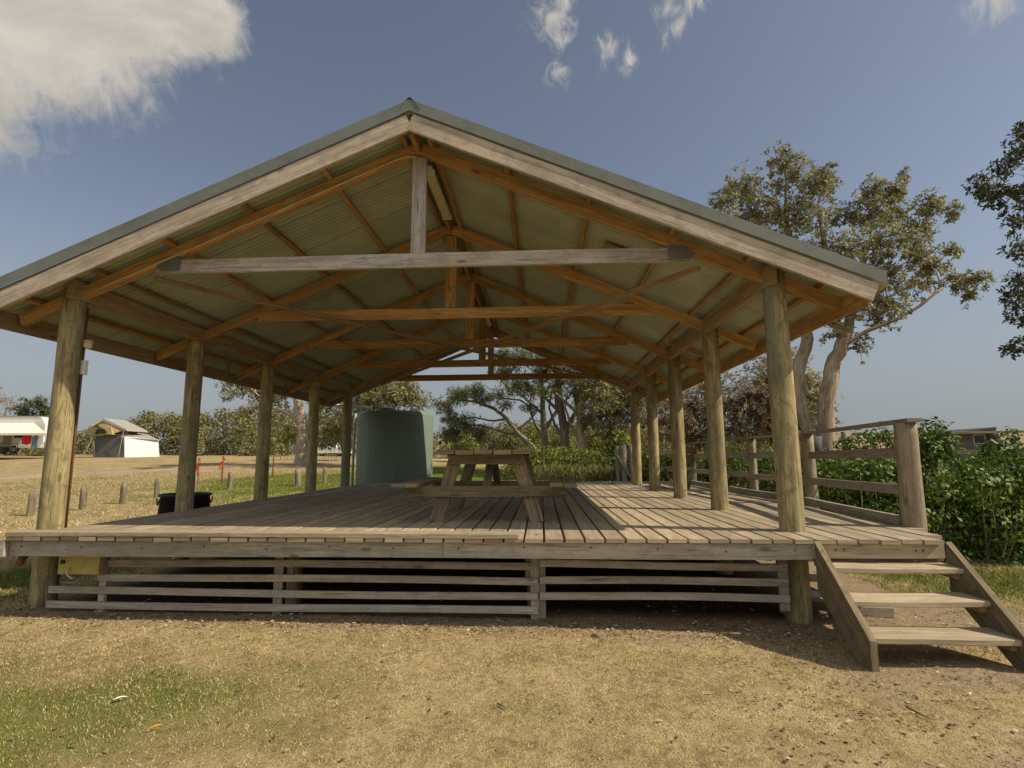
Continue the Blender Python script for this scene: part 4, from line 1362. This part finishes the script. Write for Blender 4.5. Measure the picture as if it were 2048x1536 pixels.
# caravan with a cream awning
YC = 41.0
ax, bx_ = at(-150, 900, YC)[0], at(84, 900, YC)[0]
gz = float(zg((ax + bx_) / 2, YC))
gz = at(40, 907, YC)[2]
top = at(40, 832, YC)[2]
cv = thing('caravan', 'white caravan with a cream awning at the far left', 'caravan', ((ax + bx_) / 2, YC, gz))
MB().prism([(ax, gz + .45), (bx_ - 0.25, gz + .45), (bx_, gz + .9), (bx_ + 0.05, top - .7), (bx_ - 0.35, top - .1), (ax, top - .1)], 'Y', YC, YC + 2.3).build('body', M['white'], cv)
MB().prism([(ax, top - .1), (bx_ - 0.33, top - .1), (bx_ - 0.75, top), (ax, top)], 'Y', YC - 0.04, YC + 2.34).build('roof', M['canvas_l'], cv)
for x_ in (bx_ - 1.9, bx_ - 4.2):
    wf = MB().bar((x_, YC - 0.03, gz + 1.25), (x_, YC - 0.03, gz + 1.9), 1.0, 0.04, (0, 1, 0)).build('window', M['glass'], cv)
MB().bar((bx_ - 3.0, YC - 0.025, gz + .5), (bx_ - 3.0, YC - 0.025, gz + 2.2), 0.7, 0.03, (0, 1, 0)).build('door', M['canvas_l'], cv)
z1, z2 = at(40, 846, YC)[2], at(60, 866, YC - 2.3)[2]
xa2, xb2 = at(-160, 860, YC - 2.3)[0], at(92, 866, YC - 2.3)[0]
V = [(ax, YC - .02, z1), (bx_ - .9, YC - .02, z1), (xb2, YC - 2.3, z2), (xa2, YC - 2.3, z2), (xb2, YC - 2.3, z2 - .14), (xa2, YC - 2.3, z2 - .14)]
V += [(q[0], q[1] + .01, q[2] - .03) for q in V]
MB().quads(V, [(0, 3, 2, 1), (3, 5, 4, 2), (6, 7, 8, 9), (9, 8, 10, 11), (0, 1, 7, 6), (1, 2, 8, 7), (2, 4, 10, 8), (5, 3, 9, 11)]).build('awning', M['awning'], cv)
for x_ in (xb2 + .0 - .05, xb2 - 4.5):
    MB().tube([(x_, YC - 2.25, gz), (x_, YC - 2.25, z2 - .04)], 0.03, 8).build('awning_pole', M['zinc'], cv)
wheel(cv, bx_ - 2.4, YC + .1, gz + .33, 0.33, 0.22, 'Y')
wheel(cv, bx_ - 3.3, YC + .1, gz + .33, 0.33, 0.22, 'Y')
for nm, lab, px, py, w_, h_, mt in (('towel', 'red cloth hanging under the caravan awning', 53, 879, 20, 20, M['red']), ('towel', 'blue grey cloth hanging at the right end of the caravan awning', 70, 884, 15, 26, M['blue'])):
    p = at(px, py, YC - 1.9)
    k = (YC - 1.9) / FPX
    V, Fq = [], []
    for th in (0, 0.02):
        for i in range(9):
            for j in range(7):
                V.append((p[0] + (i / 8 - .5) * w_ * k, p[1] + th + .06 * math.sin(i * 1.6), p[2] + (.5 - j / 6) * h_ * k * (1 - .12 * math.sin(i))))
    for o_ in (0, 63):
        for i in range(8):
            for j in range(6):
                a = o_ + i * 7 + j
                Fq.append((a, a + 7, a + 8, a + 1) if o_ else (a, a + 1, a + 8, a + 7))
    tag(MB().quads([np.array(q) for q in V], Fq, smooth=True).build(nm, mt, None, p), lab, 'towel', 'cloths hung at the caravan')
ct = thing('camp_table', 'dark folding camp table with boxes under the caravan awning', 'camp table', at(15, 905, YC - 1.2))
p = at(12, 905, YC - 1.2)
MB().bar((p[0] - .9, p[1], p[2] + .7), (p[0] + .7, p[1], p[2] + .7), .7, .05).build('tabletop', M['canvas_g'], ct)
for sx in (-.8, .6):
    for sy in (-.28, .28):
        MB().tube([(p[0] + sx, p[1] + sy, p[2]), (p[0] + sx, p[1] + sy, p[2] + .68)], .025, 6).build('leg', M['zinc'], ct)
MB().bar((p[0] - .7, p[1] - .1, p[2] + .2), (p[0] + .2, p[1] - .1, p[2] + .2), .5, .4, ch=.03).build('storage_box', M['black'], ct)

# camper tent: grey annex with a white side and a tan roof tent
YTn = 45.0


def TP(px, py, dy=0.0):
    return at(px, py, YTn + dy)


tn_ = thing('camper_tent', 'grey camper tent with a white side panel and tan roof tent', 'tent', TP(250, 915))


def slab(mb, pts, back, tint=0.5):
    n = len(pts)
    V = [np.array(q, float) for q in pts] + [np.array(q, float) + np.array(back, float) for q in pts]
    mb.quads(V, [tuple(range(n))[::-1], tuple(range(n, 2 * n))] + [(j, (j + 1) % n, n + (j + 1) % n, n + j) for j in range(n)], tint)
    return mb


slab(MB(), [TP(186, 915, .3), TP(248, 915), TP(246, 868, .2), TP(236, 868, .3), TP(192, 872, .5)], (0, 2.6, 0)).build('grey_wall', M['canvas_g'], tn_)
slab(MB(), [TP(249, 915, -.02), TP(319, 914, 2.4), TP(316, 879, 2.4), TP(249, 873, .1)], (-.1, .15, 0)).build('white_wall', M['canvas_w'], tn_)
slab(MB(), [TP(242, 874, -.1), TP(319, 880, 2.3), TP(296, 869, 4.0), TP(243, 860, 2.0)], (0, 0, -.04)).build('annex_roof', M['canvas_l'], tn_)
slab(MB(), [TP(168, 866, .2), TP(224, 869, -.2), TP(222, 852, 0), TP(208, 844, .2), TP(182, 848, .2)], (0, 2.2, 0)).build('roof_tent_end', M['canvas_t'], tn_)
slab(MB(), [TP(186, 846, -.1), TP(206, 838, 0), TP(250, 859, .3), TP(226, 867, .0)], (0, 2.3, 0)).build('roof_tent_side', M['canvas_t'], tn_)
slab(MB(), [TP(180, 850, -.5), TP(206, 836, -.1), TP(252, 858, .2), TP(254, 862, .2), TP(206, 841, -.1), TP(182, 854, -.5)], (0, 2.5, .0)).build('roof_tent_fly', M['canvas_l'], tn_)
slab(MB(), [TP(189, 868, -.25), TP(213, 867, -.25), TP(208, 858, -.25), TP(194, 858, -.25)], (0, .05, 0)).build('tent_window', M['black'], tn_)
for a, b2 in (((190, 915), (186, 872)), ((247, 916), (247, 862))):
    MB().tube([TP(a[0], a[1], -.15), TP(b2[0], b2[1], -.1)], .03, 6).build('tent_pole', M['zinc'], tn_)

for a, b2, dy in (((247, 862), (330, 917), -1.0), ((186, 872), (166, 917), -1.0), ((247, 862), (236, 918), -2.2)):
    MB().tube([TP(a[0], a[1], -.1), TP(b2[0], b2[1], dy)], .012, 5).build('guy_rope', M['cream'], tn_)
# small gazebo, white car, white van and pale tarp beyond
YG = 46.0
gz_ = thing('camp_gazebo', 'small camp gazebo with a pale roof edge behind the third left post', 'gazebo', at(556, 905, YG))
a, b2 = at(536, 880, YG), at(580, 880, YG)
MB().prism([(a[0], a[2]), (b2[0], b2[2]), (b2[0] - .3, b2[2] + .25), ((a[0] + b2[0]) / 2, b2[2] + .4), (a[0] + .3, a[2] + .25)], 'Y', YG, YG + 2.2).build('gazebo_roof', M['canvas_t'], gz_)
for x_ in (a[0] + .05, b2[0] - .05):
    for y_ in (YG + .05, YG + 2.1):
        MB().tube([(x_, y_, at(556, 908, YG)[2]), (x_, y_, a[2])], .035, 6).build('gazebo_pole', M['zinc'], gz_)
MB().bar((a[0] + .3, YG + 1, at(556, 897, YG)[2]), (b2[0] - .3, YG + 1, at(556, 897, YG)[2]), .8, .5, ch=.05).build('stores', M['canvas_g'], gz_)


def vehicle(name, label, cat, px0, px1, ytop, ybot, Y, prof, glass):
    k = Y / FPX
    p0, p1 = at(px0, ybot, Y), at(px1, ytop, Y)
    w_, h_ = p1[0] - p0[0], p1[2] - p0[2]
    t = thing(name, label, cat, (p0[0] + w_ / 2, Y, p0[2]))
    MB().prism([(p0[0] + a * w_, p0[2] + c_ * h_) for a, c_ in prof], 'Y', Y, Y + 1.75).build('body', M['white'], t)
    for gpoly in glass:
        MB().prism([(p0[0] + a * w_, p0[2] + c_ * h_) for a, c_ in gpoly], 'Y', Y - .02, Y + 1.77).build('window', M['glass'], t)
    for a in (0.2, 0.8):
        wheel(t, p0[0] + a * w_, Y + .12, p0[2] + .2 * h_, .19 * h_, .2, 'Y')
    return t


vehicle('parked_car', 'white car with a sloping windscreen parked behind the fourth left post', 'car', 632, 690, 884, 912, 44.0,
        [(0, .2), (1, .2), (1, .48), (.93, .55), (.72, .6), (.55, .97), (.12, 1), (.02, .6)], [[(.54, .62), (.66, .62), (.52, .9), (.38, .92)], [(.08, .62), (.34, .62), (.34, .93), (.14, .94)]])
vehicle('parked_van', 'white camper van parked just right of the water tank', 'van', 868, 916, 878, 908, 47.0,
        [(0, .15), (1, .15), (1, .95), (.97, 1), (.16, 1), (.06, .6), (0, .5)], [[(.12, .62), (.3, .62), (.3, .88), (.18, .88)], [(.42, .6), (.7, .6), (.7, .88), (.42, .88)]])
tp = thing('white_tarp_tent', 'small white tarp tent seen above the table top', 'tent', at(985, 905, 46))
p0, p1 = at(962, 903, 46), at(1006, 880, 46)
MB().prism([(p0[0], p0[2]), (p1[0], p0[2]), (p1[0] - .3, p0[2] + .6), ((p0[0] + p1[0]) / 2, p1[2]), (p0[0] + .3, p0[2] + .6)], 'Y', 46, 48).build('fly_sheet', M['canvas_w'], tp)
MB().tube([((p0[0] + p1[0]) / 2, 45.9, p0[2]), ((p0[0] + p1[0]) / 2, 45.9, p1[2] + .1)], .03, 6).build('tent_pole', M['zinc'], tp)

# hut and rail fence beyond the hedge
YH = 26.0
a, b2 = at(1868, 893, YH), at(1992, 893, YH)
zr, zp = at(1930, 868, YH)[2], at(1960, 855, YH)[2]
hut = thing('dark_hut', 'low hut with a dark skillion roof showing over the hedge', 'hut', ((a[0] + b2[0]) / 2, YH, 0))
gzh = float(zg(a[0], YH))
MB().prism([(a[0] + .1, gzh), (b2[0] - .25, gzh), (b2[0] - .35, zp - .12), (a[0] + .1, zr - .1)], 'Y', YH, YH + 3).build('wall', M['hutwall'], hut)
MB().prism([(a[0] - .3, zr - .16), (b2[0] - .2, zp - .10), (b2[0] - .2, zp), (a[0] - .3, zr - .08)], 'Y', YH - .4, YH + 3.3).build('roof', plain('dark_roof_sheet', (0.045, 0.048, 0.05), .6), hut)
MB().prism([(b2[0] - .4, zp - .1), (b2[0] - .2, zp - .1), (b2[0] + .15, zr - .7), (b2[0] - .05, zr - .7)], 'Y', YH - .35, YH + 3).build('side_flap', M['canvas_g'], hut)
wn = MB().bar((at(1957, 876, YH)[0], YH - .02, at(1957, 888, YH)[2]), (at(1957, 876, YH)[0], YH - .02, at(1957, 869, YH)[2]), .55, .05, (0, 1, 0)).build('window', M['silver'], hut)
MB().bar((at(1957, 876, YH)[0], YH - .05, at(1957, 886, YH)[2]), (at(1957, 876, YH)[0], YH - .05, at(1957, 871, YH)[2]), .42, .03, (0, 1, 0)).build('pane', M['glass'], wn)
fn = thing('rail_fence', 'thin dark post and rail fence running behind the hedge', 'fence', (11, 15.5, -0.5))
z_ = at(2000, 863, 15.5)[2]
MB().bar((8.6, 15.5, at(1700, 868, 15.5)[2]), (17.5, 15.5, z_ + .02), .05, .065, n=8, warp=.01).build('top_rail', M['stringer'], fn)
MB().bar((8.6, 15.5, z_ - .55), (17.5, 15.5, z_ - .55), .05, .10, n=8, warp=.01).build('mid_rail', M['stringer'], fn)
for px in (1690, 1850, 2034, 2200):
    p = at(px, 868, 15.52)
    MB().post((p[0], 15.58, -1.0), (p[0], 15.58, z_ + .02), .08, .075, 12, 5).build('fence_post', M['stringer'], fn)

# ------------------------------------------------------------------ grass blades and litter
m, nt, b = new_mat('grass_blade')
t = nt.attr('tint')
nt.l.new(nt.ramp(t, [(0.0, (0.05, 0.085, 0.012)), (0.2, (0.12, 0.155, 0.024)), (0.37, (0.22, 0.205, 0.06)), (0.43, (0.13, 0.092, 0.045)), (0.6, (0.41, 0.31, 0.145)), (0.85, (0.53, 0.41, 0.205)), (1.0, (0.62, 0.50, 0.29))]), b.inputs['Base Color'])
b.inputs['Roughness'].default_value = 0.8
b.inputs['Specular IOR Level'].default_value = 0.1
M['blade'] = m


def blades(name, label, boxes, Lm, Wm, lay, deny=None, seed=3):
    rg = np.random.default_rng(seed)
    X, Y = [], []
    for x0, x1, y0, y1, dens in boxes:
        n = int((x1 - x0) * (y1 - y0) * dens)
        X.append(rg.uniform(x0, x1, n))
        Y.append(rg.uniform(y0, y1, n))
    X, Y = np.concatenate(X), np.concatenate(Y)
    g, br = region(X, Y)
    patch = 0.5 + 0.5 * wav(X, Y, 2.3)
    tuft = 0.5 + 0.5 * wav(X + 9, Y + 4, 26.0)
    keep = rg.random(len(X)) < (1 - 0.93 * br) * (0.6 + 0.4 * patch) * (0.35 + 0.65 * np.clip(tuft * 1.4 - 0.2, 0, 1))
    if deny is not None:
        keep &= ~deny(X, Y)
    X, Y, g = X[keep], Y[keep], g[keep]
    n = len(X)
    Z = zg(X, Y) - 0.002
    a = rg.uniform(0, 2 * math.pi, n)
    el = np.abs(rg.normal(0, lay, n)) + 0.12
    el = np.where(g > 0.45, el + 0.35, el)
    d = np.stack([np.cos(a) * np.cos(el), np.sin(a) * np.cos(el), np.sin(el)], -1)
    L = Lm * rg.uniform(0.5, 1.4, n) * (1 + 0.25 * g) * np.clip(Y / 4.2, 0.6, 1.0)
    side = unit(np.cross(d, np.array([0, 0, 1.0])) + rg.normal(size=(n, 3)) * 0.3)
    W = (Wm * rg.uniform(0.6, 1.3, n))[:, None]
    c_ = np.stack([X, Y, Z], -1)
    V = np.empty((n, 3, 3))
    V[:, 0] = c_ - side * W / 2
    V[:, 1] = c_ + side * W / 2
    V[:, 2] = c_ + d * L[:, None]
    isg = rg.random(n) < np.clip(g * 0.95 + 0.07, 0, 0.92)
    tn = np.where(isg, rg.uniform(0.05, 0.50, n), np.clip(0.42 + 0.56 * rg.random(n) ** 0.8 + 0.14 * wav(X, Y, 6.0) + 0.14 * wav(X + 2, Y, 17.0), 0.34, 1.0))
    o = link(name, np_mesh(name, V.reshape(-1, 3), np.arange(n * 3).reshape(n, 3), tint=tn), M['blade'])
    tag(o, label, 'grass', None, 'stuff')


def under(X, Y):
    return (X > -5.05) & (X < 4.0) & (Y > 5.2) & (Y < 15.4)


blades('mown_grass', 'short dry mown grass with green patches in front of the deck', [(-6.2, 5.2, 2.2, 5.25, 15000)], 0.023, 0.0048, 0.40, under)
blades('side_grass', 'short grass growing beside the deck and around the hedge foot', [(3.4, 8.5, 4.6, 9.2, 3200), (-9.5, -5.0, 5.0, 10, 2200), (-6.2, -4.8, 5.1, 6.6, 4000)], 0.055, 0.007, 0.45, under, 5)
blades('far_grass', 'longer dry and green grass across the camp ground on the left', [(-22, -5.5, 10, 26, 300)], 0.08, 0.016, 0.5, under, 6)

# leaf litter, bark chips
m, nt, b = new_mat('dead_leaf')
nt.l.new(nt.ramp(nt.attr('tint'), [(0, (0.075, 0.045, 0.025)), (0.45, (0.20, 0.125, 0.065)), (0.8, (0.36, 0.26, 0.155)), (1, (0.55, 0.46, 0.33))]), b.inputs['Base Color'])
b.inputs['Roughness'].default_value = 0.85
M['dead'] = m
rg = np.random.default_rng(21)
X = np.concatenate([rg.uniform(-5.6, 2.4, 2600), rg.uniform(-5.5, 5, 450), rg.uniform(1.2, 4.6, 1600), rg.uniform(-5, 3, 900)])
Y = np.concatenate([rg.normal(5.12, 0.16, 2600), rg.uniform(2.4, 5.0, 450), rg.uniform(3.0, 6.5, 1600), rg.uniform(5.3, 7.0, 900)])
n = len(X)
a = rg.uniform(0, 6.28, n)
d = np.stack([np.cos(a), np.sin(a), rg.normal(0, .15, n)], -1)
L = rg.uniform(0.012, 0.05, n)
c_ = np.stack([X, Y, zg(X, Y) + 0.008 + rg.random(n) * 0.008], -1)
nrm = unit(np.stack([rg.normal(0, .35, n), rg.normal(0, .35, n), np.ones(n)], -1))
o = link('leaf_litter', leaf_mesh('leaf_litter', c_, unit(d), L, L * rg.uniform(.25, .6, n), rg.random(n), (0, 0, 0), 0.2, nrm), M['dead'])
tag(o, 'scattered dead leaves and bark chips along the foot of the deck', 'leaf litter', None, 'stuff')


def gpix(px, py):
    d = ray(px, py)
    z = -0.8
    for _ in range(6):
        t = (z - EYE[2]) / d[2]
        p = EYE + d * t
        z = float(zg(p[0], p[1]))
    return np.array([p[0], p[1], z])


def small(name, lab, cat, px0, px1, w, mat, group=None, lift=0.012):
    a, b2 = gpix(*px0), gpix(*px1)
    a[2] += lift
    b2[2] += lift
    o = MB().tube([a, (a + b2) / 2 + np.array([0, 0.004, 0.004]), b2], [w * .6, w, w * .4], 6, .3).build(name, mat, None, (a + b2) / 2)
    tag(o, lab, cat, group)


small('twig', 'short dark twig lying in the dry grass at the centre front', 'twig', (994, 1411), (1012, 1421), .007, BK['dark'], 'twigs on the grass')
small('twig', 'longest dark twig lying on bare ground below the steps', 'twig', (1812, 1418), (1862, 1444), .006, BK['dark'], 'twigs on the grass')
small('twig', 'thin horizontal twig left of the longest twig below the steps', 'twig', (1715, 1431), (1764, 1436), .004, BK['dark'], 'twigs on the grass')
small('twig', 'dark bark chip near the shaded edge left of the steps', 'twig', (1185, 1272), (1200, 1278), .012, BK['dark'], 'twigs on the grass')


def flat(name, lab, cat, px, L, W, mat, ang, lift=.02):
    p = gpix(*px)
    p[2] += lift
    V, Fq = [], []
    N = 7
    for i in range(N):
        s = i / (N - 1)
        wd = W * math.sin(math.pi * min(max(s, .06), .94)) ** .7
        for j in (-1, 0, 1):
            x_, y_ = (s - .5) * L, j * wd / 2
            V.append((p[0] + x_ * math.cos(ang) - y_ * math.sin(ang), p[1] + x_ * math.sin(ang) + y_ * math.cos(ang), p[2] + .008 * math.sin(s * 3) + abs(j) * .006))
    for i in range(N - 1):
        for j in (0, 1):
            q = i * 3 + j
            Fq.append((q, q + 1, q + 4, q + 3))
    nV = len(V)
    V += [(q[0], q[1], q[2] - .0015) for q in V]
    Fq += [tuple(nV + i for i in f[::-1]) for f in Fq]
    tag(MB().quads(V, Fq, smooth=True).build(name, mat, None, p), lab, cat)


flat('white_feather', 'small white feather lying on the green grass patch', 'feather', (240, 1405), .07, .022, M['white'], .7)
flat('fallen_leaf', 'single orange fallen leaf on the grass at the lower left', 'leaf', (311, 1464), .06, .018, plain('orange_leaf', (0.62, 0.27, 0.04), .7), .8)

# ------------------------------------------------------------------ sky and sun
SUN = np.array([1.07, -0.205, 1.0])
SUN = SUN / np.linalg.norm(SUN)
elev = math.asin(SUN[2])
azim = math.atan2(SUN[0], SUN[1])
w = bpy.data.worlds.new('World')
bpy.context.scene.world = w
w.use_nodes = True
nt = NT(w.node_tree)
bg = w.node_tree.nodes['Background']
sky = nt.node('ShaderNodeTexSky', sky_type='NISHITA')
sky.sun_disc = False
sky.sun_elevation = elev
sky.sun_rotation = azim
sky.altitude = 0
sky.air_density = 1.0
sky.dust_density = 1.0
sky.ozone_density = 2.5
SKY = 0.095
hs = nt.node('ShaderNodeHueSaturation')
nt.put(hs.inputs['Color'], sky.outputs[0])
hs.inputs['Saturation'].default_value = 0.68
hs.inputs['Value'].default_value = 0.90
dirv = nt.node('ShaderNodeTexCoord').outputs['Generated']
sz = nt.node('ShaderNodeSeparateXYZ')
nt.put(sz.inputs[0], dirv)
hz = nt.step(sz.outputs[2], -0.02, 0.42, 1.0, 0.0)          # low haze: greyer and dimmer than clear air
hs2 = nt.node('ShaderNodeHueSaturation')
nt.put(hs2.inputs['Color'], hs.outputs[0])
hs2.inputs['Saturation'].default_value = 0.35
hs2.inputs['Value'].default_value = 0.61
skyc = nt.mix(hz, hs.outputs[0], nt.mix(0.6, hs2.outputs[0], (3.15, 3.5, 3.7)))


def cdir(px, py):
    d = ray(px, py)
    return tuple(float(q) for q in d / np.linalg.norm(d))


f1 = nt.noise(nt.vmath('MULTIPLY', dirv, (1, 1, 1.4)), 5.5, 8, 0.62, 0.4)
f2 = nt.noise(nt.vmath('MULTIPLY', dirv, (1.5, 1, 0.8)), 26, 8, 0.66, 1.2)


def cloudmask(spots):
    out = None
    for px, py, r in spots:
        dd = nt.vmath('DISTANCE', dirv, cdir(px, py))
        v = nt.math('SUBTRACT', 1.0, nt.math('DIVIDE', dd, r / FPX))
        out = v if out is None else nt.math('MAXIMUM', out, v)
    return out


big = cloudmask([(-60, 20, 205), (110, 30, 185), (240, 0, 165), (330, 10, 130), (405, 20, 100), (80, 90, 125), (-260, -40, 280), (100, -140, 300), (330, -80, 160)])
dens1 = nt.step(nt.math('ADD', big, nt.math('ADD', nt.math('MULTIPLY', nt.math('SUBTRACT', f1, 0.5), 1.1), nt.math('MULTIPLY', nt.math('SUBTRACT', f2, 0.5), 0.5))), 0.28, 0.70)
wis = cloudmask([(1108, 40, 62), (1125, 0, 50), (1120, 75, 40), (1118, 145, 36), (1220, 92, 42), (1258, 122, 36), (1340, 15, 40), (1348, 55, 40), (1390, 0, 36), (1985, 0, 60)])
dens2 = nt.math('MULTIPLY', nt.step(nt.math('ADD', wis, nt.math('ADD', nt.math('MULTIPLY', nt.math('SUBTRACT', f2, 0.5), 2.2), nt.math('MULTIPLY', nt.math('SUBTRACT', f1, 0.5), 0.6))), 0.25, 1.45), 0.95)
ccol = nt.mix(nt.step(f1, 0.35, 0.7), (6.7, 6.25, 5.5), (4.7, 4.4, 3.9))
col = nt.mix(nt.math('MAXIMUM', dens1, dens2), skyc, ccol)
# unseen bright cloud bank added behind the camera as fill for camera-facing sides
back = nt.step(nt.math('ADD', nt.math('MULTIPLY', sz.outputs[1], -1.0), nt.math('MULTIPLY', nt.math('SUBTRACT', f1, 0.5), 1.2)), 0.12, 0.45)
back = nt.math('MULTIPLY', back, nt.step(sz.outputs[2], 0.02, 0.12))
col = nt.mix(back, col, (6.6, 6.8, 7.0))
nt.l.new(col, bg.inputs['Color'])
bg.inputs['Strength'].default_value = SKY

sd = bpy.data.lights.new('sun', 'SUN')
sd.energy = 5.0
sd.angle = R_(0.5)
sd.color = (1.0, 0.88, 0.69)
so = bpy.data.objects.new('sun', sd)
C.objects.link(so)
so.location = (20, -4, 20)
so.rotation_euler = Vector(tuple(-SUN)).to_track_quat('-Z', 'Y').to_euler()

sc = bpy.context.scene
sc.view_settings.view_transform = 'Standard'
sc.view_settings.look = 'None'
sc.view_settings.gamma = 1.0
sc.view_settings.exposure = 0.15
sc.render.engine = 'CYCLES'
sc.cycles.use_denoising = True
sc.cycles.max_bounces = 6
sc.cycles.diffuse_bounces = 4
sc.cycles.glossy_bounces = 2
sc.cycles.transmission_bounces = 3
sc.cycles.transparent_max_bounces = 4
sc.cycles.caustics_reflective = False
sc.cycles.caustics_refractive = False
